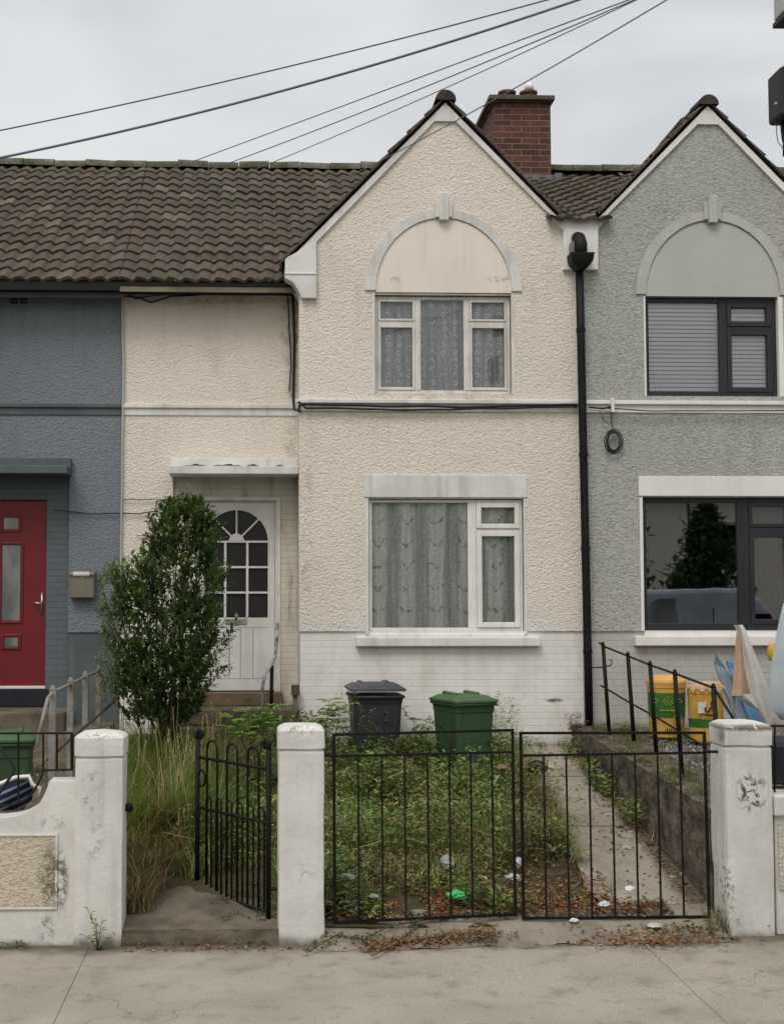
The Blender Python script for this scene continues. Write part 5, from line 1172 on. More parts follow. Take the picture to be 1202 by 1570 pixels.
# ================================================================== vegetation
def leaf(mb, p, d, n, L, w, c, fold=.25):
    d = d.normalized(); s = d.cross(n)
    if s.length < 1e-4: s = d.cross(Vector((.3, .2, .9)))
    s.normalize(); u = s.cross(d).normalized(); mb.cur = c
    m = p + d * L * .5
    mb.add([p, m + s * w * .5 + u * w * fold, p + d * L - u * L * .12, m - s * w * .5 + u * w * fold, m], [(0, 1, 4), (1, 2, 4), (2, 3, 4), (3, 0, 4)])
def blade(mb, p, h, w, az, bend, c, c2=None):
    d = Vector((cos(az), sin(az), 0)); s = Vector((-sin(az), cos(az), 0)) * w * .5; q = []
    for t in (0, .35, .7, 1):
        c_ = p + Vector((0, 0, h * t * (1 - .25 * bend * t))) + d * bend * h * t * t
        q.append((c_, s * (1 - t * .9)))
    mb.cur = c
    mb.add([q[0][0] - q[0][1], q[0][0] + q[0][1], q[1][0] - q[1][1], q[1][0] + q[1][1], q[2][0] - q[2][1], q[2][0] + q[2][1], q[3][0]], [(0, 1, 3, 2), (2, 3, 5, 4), (4, 5, 6)])
def vc(c, v=.25, w=.1):
    k = 1 + random.uniform(-v, v); return tuple(max(0, x * k * (1 + random.uniform(-w, w))) for x in c)
def rdir(zmin=-1):
    while 1:
        v = Vector((U(-1, 1), U(-1, 1), U(zmin, 1)))
        if .05 < v.length < 1: return v.normalized()
# --- evergreen shrub
YS = 13.0
prof = [(784, 268, 300), (805, 250, 314), (825, 238, 320), (850, 232, 326), (875, 218, 331), (892, 188, 335), (915, 184, 335), (950, 182, 334), (985, 178, 326), (1010, 180, 330), (1040, 186, 326), (1065, 186, 318), (1112, 196, 306)]
def bounds(py):
    for (a, l0, r0), (c, l1, r1) in zip(prof, prof[1:]):
        if a <= py <= c: t = (py - a) / (c - a); return l0 + (l1 - l0) * t, r0 + (r1 - r0) * t
    return prof[-1][1:]
SH = empty('evergreen_shrub', (P(250, 1120, YS).x, YS, .7), 'tall dark evergreen shrub partly hiding the white arched door', 'shrub')
cr = MB(); stems = MB(); base = Vector((P(252, 1110, YS).x, YS, .66))
def twig(c, dirv, n, L, col, ll=.062, lw=.026, len_=.16):
    dirv = dirv.normalized()
    for k in range(n):
        t = k / n; a = k * 2.4; side = rdir(); side = (side - dirv * side.dot(dirv)).normalized()
        p = c + dirv * len_ * t; d = (dirv * .7 + side * .9 + Vector((0, 0, .15))).normalized()
        leaf(cr, p, d, Vector((0, 0, 1)) + side * .3, ll * U(.7, 1.2), lw * U(.8, 1.2), vc(col, .35, .12))
for i in range(1350):
    py = 785 + 328 * (R() ** .88); l, r = bounds(py); th = U(0, 2 * pi); rr = R() ** .35
    bump_ = .93 + .6 * noise.noise(Vector((cos(th) * 1.3, py * .028, 3 + sin(th)))) + .22 * noise.noise(Vector((cos(th) * 3, py * .07, 8)))
    X = P((l + r) / 2 + (r - l) / 2 * rr * cos(th) * bump_, py, YS).x; W = (r - l) / 2 * YS / F
    Yv = YS + W * .85 * rr * sin(th); z = P(250, py, YS).z
    if noise.noise(Vector((X * 4.5, Yv * 4.5, z * 4.5))) < -.2 and R() < .85: continue
    c = Vector((X, Yv, z)); dirv = Vector((cos(th) * .6, sin(th) * .6, U(.5, 1.2)))
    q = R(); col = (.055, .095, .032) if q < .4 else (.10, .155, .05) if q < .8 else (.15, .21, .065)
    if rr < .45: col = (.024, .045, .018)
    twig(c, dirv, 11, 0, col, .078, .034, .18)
for k, (px, py) in enumerate(((286, 778), (262, 795), (246, 812), (306, 800), (320, 818), (236, 838), (296, 786), (270, 786))):   # leaders at the top
    for t in range(9): twig(P(px + U(-4, 4), py - 8 + 8 * t, YS + U(-.12, .12)), Vector((U(-.25, .25), U(-.3, .3), 1)), 8, 0, (.05, .095, .03) if t else (.09, .13, .045))
for k in range(330):      # paler loose growth on the left side
    t = R(); px = U(150, 200) if t > .35 else U(146, 178); py = U(872, 1060) + (20 if px < 160 else 0)
    if noise.noise(Vector((px * .07, py * .07, 2))) < -.12: continue
    twig(P(px + 6, py, YS - .2 + U(-.25, .25)), Vector((U(-.6, .2), U(-.3, .3), 1)), 5, 0, (.11, .15, .045), .045, .018, .14)
for k in range(40): twig(P(U(318, 345), U(985, 1040), YS - .2 + U(-.2, .2)), Vector((.6, -.2, .6)), 5, 0, (.07, .12, .04), .045, .018, .12)
for k in range(90): twig(P(U(172, 240), U(1000, 1085), YS - .3 + U(-.2, .2)), Vector((U(-.4, .4), -.3, .7)), 6, 0, (.06, .10, .035), .05, .02, .14)
for k in range(16):
    a = U(0, 2 * pi); py = U(800, 1000); l, r = bounds(py); e = P((l + r) / 2 + (r - l) * .42 * cos(a), py, YS); e.y = YS + .3 * sin(a)
    m = base.lerp(e, .5) + Vector((U(-.08, .08), U(-.08, .08), -.05)); b0 = base + Vector((U(-.16, .16), U(-.12, .12), 0)); stems.tube([b0, m, e], [.018, .011, .004], 6)
for px, py in ((152, 880), (170, 875), (158, 930), (176, 960), (160, 1000)):
    stems.tube([base + Vector((-.15, -.1, .1)), P(205, 1040, YS - .2), P(px + 14, py + 50, YS - .2), P(px, py, YS - .2)], [.014, .01, .006, .003], 5)
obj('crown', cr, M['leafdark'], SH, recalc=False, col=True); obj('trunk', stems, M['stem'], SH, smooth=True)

# --- tall grass beside the entrance path
def pathfree(X, Y): return not (Y < 11.15 and X < .15 + 0 and X > ex0 - .1 and Y > 9.9) 
gb = MB(); GRN = (.21, .29, .085); STR = (.42, .34, .19); BRN = (.15, .10, .055); OLV = (.14, .14, .05)
clumps = []
for i in range(210):
    Y = U(11.05, 13.5); X = U(-1.44, -.34 + .22 * max(0, Y - 11.8)); 
    if Y < 11.5 and R() < .45: Y += .5
    dn = noise.noise(Vector((X * 1.7, Y * 1.7, 5))) + U(-.35, .35); typ = 0 if dn > -.3 else 1 if dn > -.48 else 2
    if Y < 11.4 and R() < .35: typ = 2
    clumps.append((X, Y, typ, U(.6, 1.3) * (1.12 if 11.5 < Y else .7) * (.8 if X > -.5 else 1)))
for X0, Y0, typ, hs in clumps:
    lean_ = U(0, 2 * pi); n = random.randint(40, 70)
    for k in range(n):
        a = U(0, 2 * pi); r_ = abs(random.gauss(0, .07)); X = X0 + r_ * cos(a); Y = Y0 + r_ * sin(a)
        c = (vc((.19, .29, .075), .3, .15) if R() < .85 else vc(STR, .3)) if typ == 0 else (vc(STR, .3) if R() < .6 else vc(OLV, .3)) if typ == 1 else (vc(BRN, .4) if R() < .6 else vc(STR, .35))
        blade(gb, Vector((X, Y, gz(X, Y) - .02)), U(.3, .68) * hs, U(.008, .017), lean_ + U(-1.6, 1.6), U(.2, 1.5), c)
for i in range(70):      # flowering stalks
    X = U(-1.4, -.3); Y = U(11.3, 13.4); z = gz(X, Y); h = U(.6, .95); a = U(0, 2 * pi); c = vc((.40, .32, .18), .25); gb.cur = c
    p1 = Vector((X + .12 * cos(a) * h, Y + .12 * sin(a) * h, z + h)); gb.tube([(X, Y, z), (X + .03 * cos(a), Y, z + h * .55), p1], .0022, 4)
    for k in range(9): leaf(gb, p1 - Vector((0, 0, .014 * k)), Vector((U(-1, 1), U(-1, 1), 1)), Vector((0, 0, 1)), .03, .008, c)
for i in range(1500):      # thin strip of dry growth along the left pillar
    X = ex0 + abs(random.gauss(0, .09)); Y = U(10.3, 11.3); blade(gb, Vector((X, Y, gz(X, Y) + .02)), U(.08, .5) * .8, U(.004, .010), U(0, 2 * pi), U(.3, 1.3), vc(BRN if R() < .6 else (.2, .19, .08) if R() < .5 else STR, .4))
tag(obj('tall_grass', gb, M['leaf'], recalc=False, col=True), 'long green and straw coloured grass beside the entrance path', 'grass', kind='stuff')
# --- weeds over the front garden
wb = MB(); WC = [((.19, .27, .085), 5), ((.12, .19, .06), 3), ((.26, .34, .12), 4), ((.29, .27, .13), 2), ((.24, .17, .10), 1)]
pool = [c for c, n in WC for _ in range(n)]
def dens(X, Y):
    d = .62 + .9 * noise.noise(Vector((X * 1.6, Y * 1.6, 9)))
    if X > 2.66 + .02 * (Y - 10) + .12 * noise.noise(Vector((0, Y * 3, 3))): d -= 1.3                      # the concrete strip
    if X > wx(Y) - .16: d += 1.0                                   # its weedy edge
    if Y < 10.9 and X > .9: d -= .55                            # bare and leaf-littered near the gates
    if X > 1.9 and Y < 11.3: d -= .25
    if X < .55 and Y < 11.1: d -= .1
    if X < .15 and Y < 11.15: d -= 2
    return d
for i in range(8200):
    X = U(-.6, WX + .1); Y = U(10.25, 14.2)
    if X > wx(Y) - .02: continue
    if R() > dens(X, Y): continue
    z = gz(X, Y) - .01; hh = max(.03, (.09 + .34 * (noise.noise(Vector((X * 1.8, Y * 1.8, 2))) + .5)) * (1.35 if Y > 11.2 else .6))
    if X > 2.7: hh *= .5
    c = random.choice(pool); tn = noise.noise(Vector((X * 1.3, Y * 1.3, 60)))
    if tn > .18: c = random.choice([(.27, .25, .13), (.23, .17, .1), (.2, .22, .09)])
    elif tn < -.25: c = tuple(q * .6 for q in c)
    if R() > .93 - .5 * max(0, tn): continue
    sp = U(.04, .10); nl = random.randint(7, 13); top = Vector((X, Y, z + hh))
    for k in range(nl):
        a = U(0, 2 * pi); p = Vector((X + cos(a) * sp * R(), Y + sin(a) * sp * R(), z + hh * R())); d = Vector((cos(a), sin(a), U(-.1, .9)))
        leaf(wb, p, d, Vector((0, 0, 1)), U(.03, .075) * (1.35 if tn < -.1 else .8), U(.012, .04) * (1.3 if tn < -.1 else .8), vc(c, .4, .15))
tag(obj('garden_weeds', wb, M['leaf'], recalc=False, col=True), 'tangled low green weeds covering the front garden', 'weeds', kind='stuff')
gs = MB()
for i in range(24000):
    X = U(-.4, wx(10.4)); Y = U(10.35, 14.2)
    if X > wx(Y) - .02: continue
    d = dens(X, Y) + .25 * noise.noise(Vector((X * 2.4, Y * 2.4, 20)))
    if R() > d: continue
    k = 1.5 * noise.noise(Vector((X * 1.5, Y * 1.5, 31))) + U(-.35, .35)
    c = vc(GRN, .35) if k > -.05 else vc(STR, .35) if k > -.22 else vc(BRN, .3)
    blade(gs, Vector((X, Y, gz(X, Y) - .01)), U(.08, .34) * (1.2 if Y > 11.3 else .7) * (.5 if X > 2.7 else 1), U(.004, .009), U(0, 2 * pi), U(.2, .9), c)
for i in range(60):       # bent straw stalks
    X = U(-1.2, 2.5); Y = U(10.9, 14); z = gz(X, Y); a = U(0, 2 * pi); h = U(.2, .5); gs.cur = vc((.42, .33, .18), .3); gs.tube([(X, Y, z), (X + .1 * cos(a), Y + .1 * sin(a), z + h * .7), (X + .35 * cos(a), Y + .35 * sin(a), z + h * .9)], .0028, 4)
tag(obj('rough_grass', gs, M['leaf'], recalc=False, col=True), 'short rough grass mixed through the front garden weeds', 'grass', kind='stuff')
# --- fallen leaves
fl = MB(); FLC = [(.22, .10, .045), (.28, .13, .05), (.15, .075, .04), (.32, .19, .09), (.10, .055, .035)]
def dry(X, Y, z):
    a = U(0, 2 * pi); d = Vector((cos(a), sin(a), U(-.15, .35))); leaf(fl, Vector((X, Y, z)), d, Vector((U(-.5, .5), U(-.5, .5), 1)), U(.022, .05), U(.014, .03), vc(random.choice(FLC), .3), U(-.35, .4))
for i in range(5200):
    X = U(.45, 3.1); Y = 10.2 + abs(random.gauss(0, .42)) + (.0 if X > 1.4 else 0)
    if X > 2.75 and Y > 10.45 and R() < .93: continue
    if noise.noise(Vector((X * 2.2, Y * 2.2, 40))) < -.25 - (.1 if X > 1.3 else -.15): continue
    dry(X, Y, (gz(X, Y) if Y > 10.38 else pz(X) + .02 + .152 * min(max((Y - 9.86) / .52 * 1.1, 0), 1)) + U(.004, .025))
for i in range(1100):     # swept lines on the pavement
    t = R()
    if t < .45: X = U(.75, 1.75); Y = 9.95 + (X - 1.4) * .14 + random.gauss(0, .05)
    elif t < .9: X = random.gauss(2.85, .28); Y = 9.88 + random.gauss(0, .09)
    else: X = U(-.9, .9); Y = 9.9 + random.gauss(0, .03)
    dry(X, Y, max(pz(X, Y), pz(X) + .014 + .33 * max(0, Y - 9.86) if X > .5 else 0) + U(.004, .02))
for i in range(1300): Y = U(10.4, 14.1); X = wx(Y) - .02 - U(0, .45); (R() < .12 or X > wx(Y) - .13) and dry(X, Y, gz(X, Y) + U(.015, .03))
for i in range(500): X = U(-.5, 2.6); Y = U(11, 14.1); dry(X, Y, gz(X, Y) + U(.01, .12))
tag(obj('fallen_leaves', fl, M['dry'], recalc=False, col=True), 'brown fallen leaves scattered inside and below the driveway gates', 'leaves', kind='stuff')
# --- weeds at the wall foot, on the retaining wall and beyond it
ew = MB()
def tuft(X, Y, z, n, r, h, cols, grass=.5):
    for k in range(n):
        a = U(0, 2 * pi); q = r * sqrt(R()); c = vc(random.choice(cols), .35)
        if R() < grass: blade(ew, Vector((X + q * cos(a), Y + q * sin(a), z)), h * U(.4, 1.2), .006, a, U(.2, .9), c)
        else: leaf(ew, Vector((X + q * cos(a), Y + q * sin(a), z + h * R() * .8)), Vector((cos(a), sin(a), U(-.2, .7))), Vector((0, 0, 1)), U(.02, .05), U(.012, .026), c)
GC = [(.10, .16, .045), (.07, .12, .035), (.16, .16, .07), (.2, .13, .07)]
for px in range(500, 790, 10):
    c = P(px, 1428 + U(-6, 6), 10.0); tuft(c.x, 9.98 + U(-.05, .12), pz(c.x) + .03, random.choice([0, 8, 20]), .07, .06, GC, .3)
for px in range(1020, 1105, 7): c = P(px, 1420, 10.0); tuft(c.x, 9.98 + U(-.03, .1), pz(c.x) + .04, random.choice([5, 18]), .06, .05, GC, .3)
for k in range(12): c = P(U(1080, 1106), 1400, 10.25); tuft(c.x, 10.1 + U(-.1, .3), .06, 25, .05, U(.1, .3), [(.2, .17, .08), (.12, .14, .05)], .7)
for k in range(26): X = U(-.9, .1); tuft(X, 9.98 + U(0, .1), .0 + .005, 6, .04, .04, GC, .3)
for k in range(16): X = U(-.35, .1) ; Y = U(10.2, 11.0); tuft(X, Y, esl(0, (Y - 10.02))[2], 10, .05, .05, [(.06, .11, .05), (.1, .14, .06)], .2)
for k in range(60): Y = U(10.4, 14.2); tuft(wx(Y) + U(0, .15), Y, gzn(0, Y) + .04, random.choice([0, 6, 26]), .06, .07, GC, .5)
for k in range(110): Y = U(10.4, 14.2); X = wx(Y) + .2 + R() ** 1.6 * .9; tuft(X, Y, gzn(0, Y), random.choice([4, 14, 40]), .09, .12, GC, .6)
for k in range(60): tuft(U(-2.6, -1.5), U(10.8, 14.2), .9 + U(0, .1), 14, .1, .12, [(.2, .16, .08), (.1, .13, .05)], .6)
for k in range(26): X = U(BX0, BX1 - .1); tuft(X, 14.2, .93, 16, .07, .10, [(.15, .1, .06), (.09, .12, .04), (.05, .04, .03)], .5)
for k in range(10): tuft(U(3.28, 3.4), 14.15, 1.13, 16, .05, .12, [(.17, .11, .07), (.2, .14, .09)], .5)
for k in range(30): tuft(PX0 + U(-.1, .5), U(14.3, 14.7), 1.33, 12, .07, .12, [(.1, .14, .04), (.2, .16, .09)], .6)
for k in range(90): X = U(-1.2, .1); tuft(X, U(12.6, 14.0), gz(0, 13.4) + .02, 26, .14, .34, [(.15, .22, .06), (.24, .22, .11), (.10, .16, .05)], .45)
for k in range(60): X = U(.5, 2.6); tuft(X, U(12.5, 13.3), gz(0, 12.9), 30, .13, .36, [(.15, .2, .07), (.25, .22, .12), (.10, .15, .05), (.16, .11, .07)], .45)
for k in range(60): X = U(-.95, -.35); tuft(X, U(13.6, 14.3), gz(0, 13.9) + .1, 22, .12, .26, [(.1, .14, .04), (.2, .18, .09), (.14, .1, .05)], .5)
for px in (262, 270, 300, 395, 405, 412): c = P(px, 430, EAVE_Y); tuft(c.x, EAVE_Y - .03, c.z - .02, 16, .05, .05, [(.1, .13, .04), (.16, .15, .07)], .5)
for k in range(30): X = U(-2.3, -1.6); tuft(X, 10.0, .0, 6, .04, .05, GC, .5)
tag(obj('edge_weeds', ew, M['leaf'], recalc=False, col=True), 'small weeds and moss growing along wall feet and path edges', 'weeds', kind='stuff')
# --- single plants
def plant(name, stems_, label, cat, col, leafL, leafW, stemr=.004, pin=True):
    H = empty(name, stems_[0][0], label, cat); sb = MB(); lbm = MB()
    for pts in stems_:
        sb.tube(pts, [stemr * (1 - .6 * i / max(1, len(pts) - 1)) for i in range(len(pts))], 5)
        for i in range(len(pts) - 1):
            a, c = Vector(pts[i]), Vector(pts[i + 1]); ln = (c - a).length; n = max(3, int(ln / .018))
            if pin and i == 0 and len(pts) > 2: continue
            for k in range(n):
                p = a.lerp(c, k / n); az = U(0, 2 * pi); d = Vector((cos(az), sin(az), .35))
                if pin:      # a compound leaf: pairs of leaflets on a rachis
                    L = U(.06, .17)
                    for j in range(5):
                        q = p + d * L * (j + 1) / 5 - Vector((0, 0, .02 * j * j * .08)); s = d.cross(Vector((0, 0, 1))).normalized()
                        for sg in (-1, 1): leaf(lbm, q, d * .5 + s * sg, Vector((0, 0, 1)), leafL * U(.7, 1.1), leafW, vc(col, .25))
                else: leaf(lbm, p, d, Vector((0, 0, 1)), leafL * U(.6, 1.2), leafW * U(.7, 1.2), vc(col, .3))
    obj('stem', sb, M['stem'], H, smooth=True); obj('foliage', lbm, M['leaf'], H, recalc=False, col=True)
Yp = 12.4
plant('ash_sapling', [[P(392, 1180, Yp), P(390, 1130, Yp), P(386, 1085, Yp)], [P(394, 1180, Yp + .1), P(405, 1120, Yp + .1), P(415, 1080, Yp)], [P(390, 1180, Yp - .1), P(370, 1130, Yp - .1), P(352, 1098, Yp - .2)], [P(392, 1180, Yp - .1), P(385, 1140, Yp), P(375, 1110, Yp)]], 'bright green sapling behind the open iron gate', 'sapling', (.22, .34, .08), .075, .03, .006)
Yp = 12.9
plant('ash_sapling', [[P(498, 1150, Yp), P(500, 1110, Yp), P(506, 1072, Yp)], [P(505, 1150, Yp), P(516, 1120, Yp), P(522, 1082, Yp)], [P(496, 1150, Yp), P(488, 1120, Yp), P(483, 1105, Yp)]], 'young light green sapling beside the black wheelie bin', 'sapling', (.24, .32, .09), .07, .034, .006)
Yp = 13.0
plant('bramble', [[P(545, 1160, Yp), P(556, 1100, Yp), P(545, 1065, Yp), P(531, 1060, Yp)], [P(560, 1150, Yp), P(568, 1110, Yp), P(572, 1085, Yp)], [P(575, 1160, Yp), P(585, 1130, Yp), P(565, 1100, Yp)]], 'bramble climbing over the front of the black wheelie bin', 'bramble', (.13, .17, .08), .055, .038, .004, False)
plant('bramble', [[P(600, 1160, Yp), P(640, 1112, Yp), P(622, 1095, Yp), P(618, 1082, Yp)], [P(700, 1170, Yp), P(675, 1115, Yp), P(648, 1104, Yp), P(624, 1103, Yp)], [P(690, 1160, Yp), P(690, 1125, Yp), P(670, 1110, Yp)]], 'dark leaved bramble arching between the two bins', 'bramble', (.05, .065, .035), .055, .034, .004, False)
c0 = Vector((P(150, 1450, 9.93).x, 9.93, .0))
plant('weed_clump', [[c0, P(148, 1425, 9.9), P(138, 1400, 9.9), P(134, 1390, 9.9)], [c0, P(155, 1425, 9.9), P(158, 1405, 9.9)], [c0, P(166, 1440, 9.9), P(180, 1432, 9.9)], [c0, P(140, 1440, 9.9), P(126, 1432, 9.9)], [c0, P(150, 1430, 9.85), P(147, 1408, 9.85)]], 'straggly weed at the foot of the pillar joined to the wall', 'weed', (.24, .25, .10), .05, .026, .003, False)
# trailing creeper over the gate threshold
cre = MB(); 
def creep(pts, seed):
    pts = wob(pts, .02, 10, seed); cre.cur = (.09, .06, .04); cre.tube(pts, .004, 4)
    for p in pts[::2]:
        for k in range(3): a = U(0, 2 * pi); leaf(cre, p + Vector((0, 0, .005)), Vector((cos(a), sin(a), .4)), Vector((0, 0, 1)), U(.025, .05), U(.016, .03), vc((.06, .12, .06) if R() < .7 else (.2, .15, .07), .3))
def gp0(px, py, h=.03): p = P(px, py, 10); t = (0.02 - 2.5) / (p.z - 2.5); q = CAM + (p - CAM) * t; return Vector((q.x, q.y, h + max(0, (q.y - 9.86) * .33)))
creep([gp0(470, 1462), gp0(515, 1445), gp0(560, 1448), gp0(600, 1440), gp0(650, 1436), gp0(700, 1432)], 1)
creep([gp0(570, 1468), gp0(610, 1450), gp0(640, 1438), gp0(625, 1425)], 2)
creep([gp0(530, 1428), gp0(560, 1436), gp0(600, 1428), gp0(640, 1432), gp0(700, 1424), gp0(740, 1428)], 3)
creep([gp0(990, 1420), gp0(1040, 1432), gp0(1090, 1442), gp0(1130, 1445)], 4)
tag(obj('creeper', cre, M['leaf'], recalc=False, col=True), 'creeper trailing under the driveway gates onto the pavement', 'creeper', kind='stuff')

# --- litter
def crumple(name, px, py, size, c, label, Yg=None, flat=.5, cat='litter', rough=.6):
    Yg = Yg or 10.6; p = P(px, py, Yg); 
    # drop onto the sloping garden along the view ray
    t = 0.3; d = p - CAM
    for k in range(600):
        t += .0015; q = CAM + d * t
        g_ = gz(q.x, q.y) if q.y > 10.38 else (pz(q.x) + .02 + max(0, q.y - 9.86) * .33)
        if q.z < g_ + size * .3 + (.09 if cat == 'litter' and py < 1380 and px < 800 else 0): break
    bm = bmesh.new(); bmesh.ops.create_icosphere(bm, subdivisions=3, radius=size)
    s = hash(label) % 97 if False else (px * 7 + py) % 97
    b = MB(); b.add([(q.x + v.co.x * (1 + .55 * noise.noise(v.co / size * 1.6 + Vector((s, 0, 0)))), q.y + v.co.y * (1 + .5 * noise.noise(v.co / size * 1.9 + Vector((0, s, 0)))), q.z + v.co.z * flat * (1 + .6 * noise.noise(v.co / size * 2.3 + Vector((0, 0, s))))) for v in bm.verts], [tuple(v.index for v in f.verts) for f in bm.faces]); bm.free()
    tag(obj(name, b, plain(name + '_material', c, None, 20, rough, .4, fine=.1)), label, cat, 'litter in the front garden' if cat == 'litter' else None)
W = (.62, .62, .62)
crumple('crumpled_paper', 965, 1363, .042, (.8, .8, .8), 'white crumpled paper on the concrete strip')
crumple('crumpled_paper', 926, 1386, .042, W, 'white crumpled paper among the brown leaves')
crumple('crumpled_paper', 1002, 1419, .055, (.5, .5, .48), 'flattened white paper under the right gate leaf', flat=.25)
crumple('crumpled_paper', 880, 1411, .03, W, 'small white scrap below the right gate leaf')
crumple('crumpled_paper', 878, 1378, .022, W, 'tiny white scrap left of the crumpled paper')
crumple('crumpled_paper', 546, 1397, .038, (.5, .52, .5), 'pale scrap at the foot of the left gate leaf', flat=.3)
crumple('plastic_bag', 787, 1345, .055, (.42, .42, .42), 'grey plastic bag behind the meeting of the gate leaves')
crumple('plastic_bag', 795, 1322, .04, (.46, .5, .5), 'pale plastic wrapper above the grey bag', flat=.9)
crumple('green_packet', 700, 1372, .065, (.06, .45, .14), 'bright green crisp packet behind the left gate leaf')
crumple('green_packet', 549, 1386, .035, (.20, .36, .10), 'dull green wrapper near the middle pillar', flat=.3)
crumple('plastic_cup', 533, 1345, .055, (.30, .34, .32), 'clear crushed cup in the weeds near the middle pillar')
crumple('plastic_cup', 686, 1322, .05, (.32, .35, .33), 'upright clear cup above the bright green packet', flat=1.1)
crumple('tennis_ball', 533, 1241, .035, (.45, .48, .38), 'pale ball lying in the weeds', flat=.9, cat='ball')
crumple('glass_bottle', 574, 1374, .035, (.25, .28, .26), 'grey glass shard among the leaves', flat=.4)
crumple('crumpled_paper', 842, 1176, .04, (.5, .48, .42), 'pale rag at the far end of the concrete strip')
crumple('black_bag', 823, 1176, .09, (.012, .012, .013), 'small black bag by the white brick base', flat=.7)
crumple('brick_rubble', 770, 1178, .07, (.20, .13, .08), 'broken brick beside the green wheelie bin', cat='rubble')
crumple('brick_rubble', 803, 1178, .045, (.3, .09, .04), 'red brick fragment beside the small black bag', cat='rubble')
for k, (px, py) in enumerate(((968, 1276), (935, 1250), (962, 1300), (1030, 1345), (1050, 1340))):
    crumple('stone', px, py, .03 + .008 * (k % 3), (.36, .33, .28), ['pale stone on the strip below the retaining wall', 'small pale stone farther up the strip', 'rounded stone at the edge of the strip', 'buff stone near the foot of the retaining wall', 'stone beside the buff one at the wall foot'][k], cat='stone')
# gravel in the grey house's garden
gv = MB()
for i in range(2600):
    Y = U(10.6, 14.1); X = WX + .55 + R() * 1.6; z = gzn(X, Y); s = U(.012, .028); gv.cur = vc((.16, .165, .18) if R() < .7 else (.3, .29, .28), .4)
    p = Vector((X, Y, z)); o_ = [Vector((U(.6, 1) * s, 0, 0)), Vector((0, U(.6, 1) * s, 0)), Vector((-U(.6, 1) * s, 0, 0)), Vector((0, -U(.6, 1) * s, 0))]
    gv.add([p + q for q in o_] + [p + Vector((U(-.3, .3) * s, U(-.3, .3) * s, s * .8))], [(0, 1, 4), (1, 2, 4), (2, 3, 4), (3, 0, 4)])
tag(obj('gravel', gv, M['dry'], recalc=False, col=True), 'grey gravel in front of the grey house', 'gravel', kind='stuff')

# ================================================================== across the road (seen in the window reflections)
def far_house(x, label):
    H = empty('facing_house', (x, -13, 0), label, 'house', 'houses across the road')
    b = MB(); wall_cells(b, x - 3.5, x + 3.5, -.1, 5.6, -13, [(x - 2.9, x - 1.5, .9, 2.3), (x - .7, x + .7, .9, 2.3), (x - 2.8, x - 1.6, 3.6, 4.8), (x - .6, x + .6, 3.6, 4.8)], .1); b.box(x - 3.5, x + 3.5, -20, -13.2, -.1, 5.5)
    obj('wall', b, M['smooth_cream'], H, recalc=False)
    b = MB(); b.prism([(x - 3.6, 5.6), (x + 3.6, 5.6), (x + 3.6, 5.7), (x - 3.6, 5.7)], -12.7, -20); b.add([(x - 3.6, -12.6, 5.6), (x + 3.6, -12.6, 5.6), (x + 3.6, -16.5, 8), (x - 3.6, -16.5, 8), (x - 3.6, -20, 5.6), (x + 3.6, -20, 5.6)], [(0, 1, 2, 3), (3, 2, 5, 4)]); obj('roof', b, M['cap'], H)
    for (a, c, z0, z1) in ((x - 2.9, x - 1.5, .9, 2.3), (x - .7, x + .7, .9, 2.3), (x - 2.8, x - 1.6, 3.6, 4.8), (x - .6, x + .6, 3.6, 4.8)):
        b = MB(); frame_bars(b, a, c, z0, z1, -13.06, -13.0, .07); w = obj('window', b, M['upvc'], H); b = MB(); b.box(a, c, -13.11, -13.07, z0, z1); obj('pane', b, M['room'], w)
far_house(9.85, 'cream house across the road, standing between its two neighbours'); far_house(16.95, 'cream house across the road with trees before its right side'); far_house(2.75, 'cream house directly across the road')
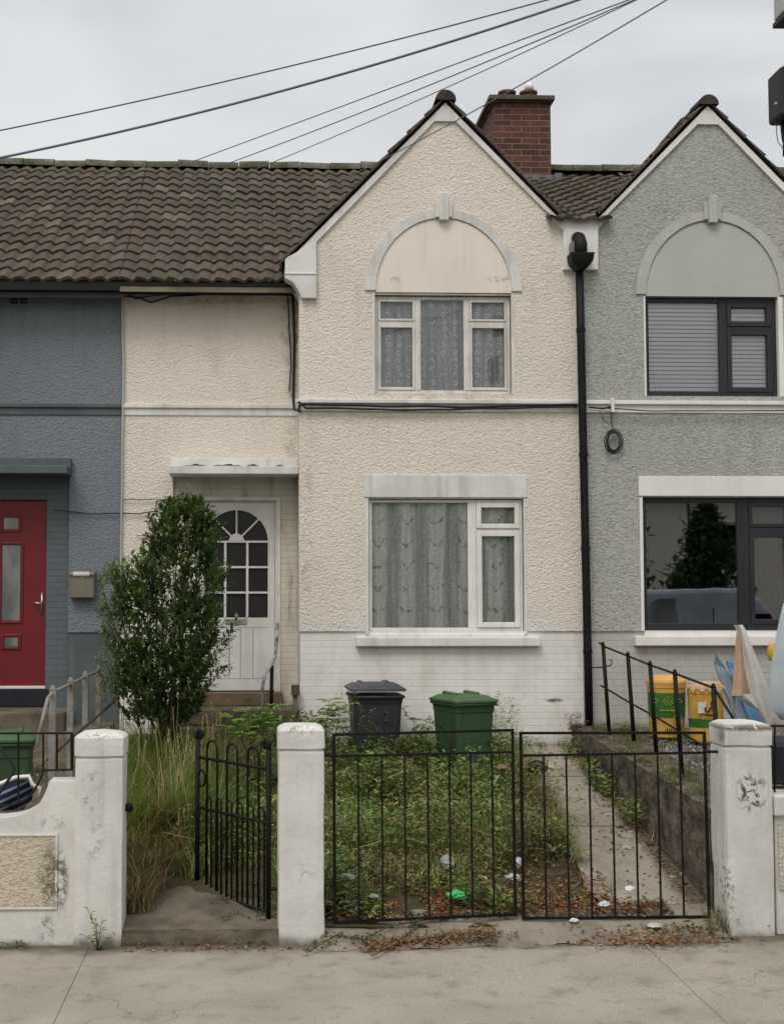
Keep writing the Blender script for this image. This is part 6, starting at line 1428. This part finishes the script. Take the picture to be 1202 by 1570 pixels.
def far_tree(x, y, h, r, label, seed):
    rnd = random.Random(seed); H = empty('street_tree', (x, y, 0), label, 'tree', 'trees across the road')
    b = MB(); b.tube([(x, y, 0), (x + .1, y, h * .4), (x, y + .1, h * .8)], [.16, .1, .03], 8)
    for k in range(8): a = k * .8; b.tube([(x, y, h * (.3 + .05 * k)), (x + cos(a) * r * .7, y + sin(a) * r * .7, h * (.45 + .05 * k))], [.05, .015], 6)
    obj('trunk', b, M['stem'], H)
    b = MB()
    for k in range(2600):
        t = rnd.random(); zz = h * (.22 + .78 * t); rr = r * (1 - t) ** .6 * (.75 + .35 * noise.noise(Vector((t * 5, k * .01, seed)))); a = rnd.uniform(0, 2 * pi); q = rr * rnd.random() ** .4
        leaf(b, Vector((x + q * cos(a), y + q * sin(a), zz)), rdir(), Vector((0, 0, 1)), .3, .16, vc((.05, .085, .03), .4))
    obj('crown', b, M['leaf'], H, recalc=False, col=True)
far_tree(12.1, -7.5, 4.9, 1.9, 'dark conical garden tree across the road', 3); far_tree(10.0, -9, 7.6, 1.5, 'taller garden tree across the road', 5)
# parked van
VX, VY = 5.2, 2.2
H = empty('parked_van', (VX + 2.5, VY, -.13), 'silver grey panel van parked along the kerb to the right of the viewpoint', 'van')
pf = [(0, .35), (0, 1.9), (.1, 2.45), (.35, 2.6), (3.9, 2.66), (4.3, 2.45), (4.95, 1.55), (5.6, 1.3), (5.75, .9), (5.75, .35)]
b = MB(); b.prism([(VX + x - .3, z) for x, z in pf], VY, VY + 1.95); vb = obj('body', b, plain('silver_van_paint', (.42, .45, .50), None, 2, .35, .5, .3, fine=.02), H, bevel=.08)
b = MB(); b.prism([(VX + 3.6, 1.45), (VX + 4.5, 1.45), (VX + 4.15, 2.2), (VX + 3.6, 2.2)], VY + 1.951, VY + 1.96); obj('window', b, M['room'], vb)
b = MB(); b.box(VX + 1.6, VX + 1.62, VY + 1.95, VY + 1.955, .5, 2.3); b.box(VX + 3.1, VX + 3.12, VY + 1.95, VY + 1.955, .5, 2.3); b.box(VX, VX + 5, VY + 1.95, VY + 1.965, .95, 1.02); obj('door_seam', b, M['cable'], vb)
for x in (.8, 4.4):
    for y in (VY + .05, VY + 1.9): b = MB(); b.tube([(VX + x, y - .1, .22), (VX + x, y + .1, .22)], .34, 24); w = obj('wheel', b, M['cable'], H); b = MB(); b.tube([(VX + x, y - .11, .22), (VX + x, y + .11, .22)], .19, 20); obj('rim', b, M['grey_metal'], w)
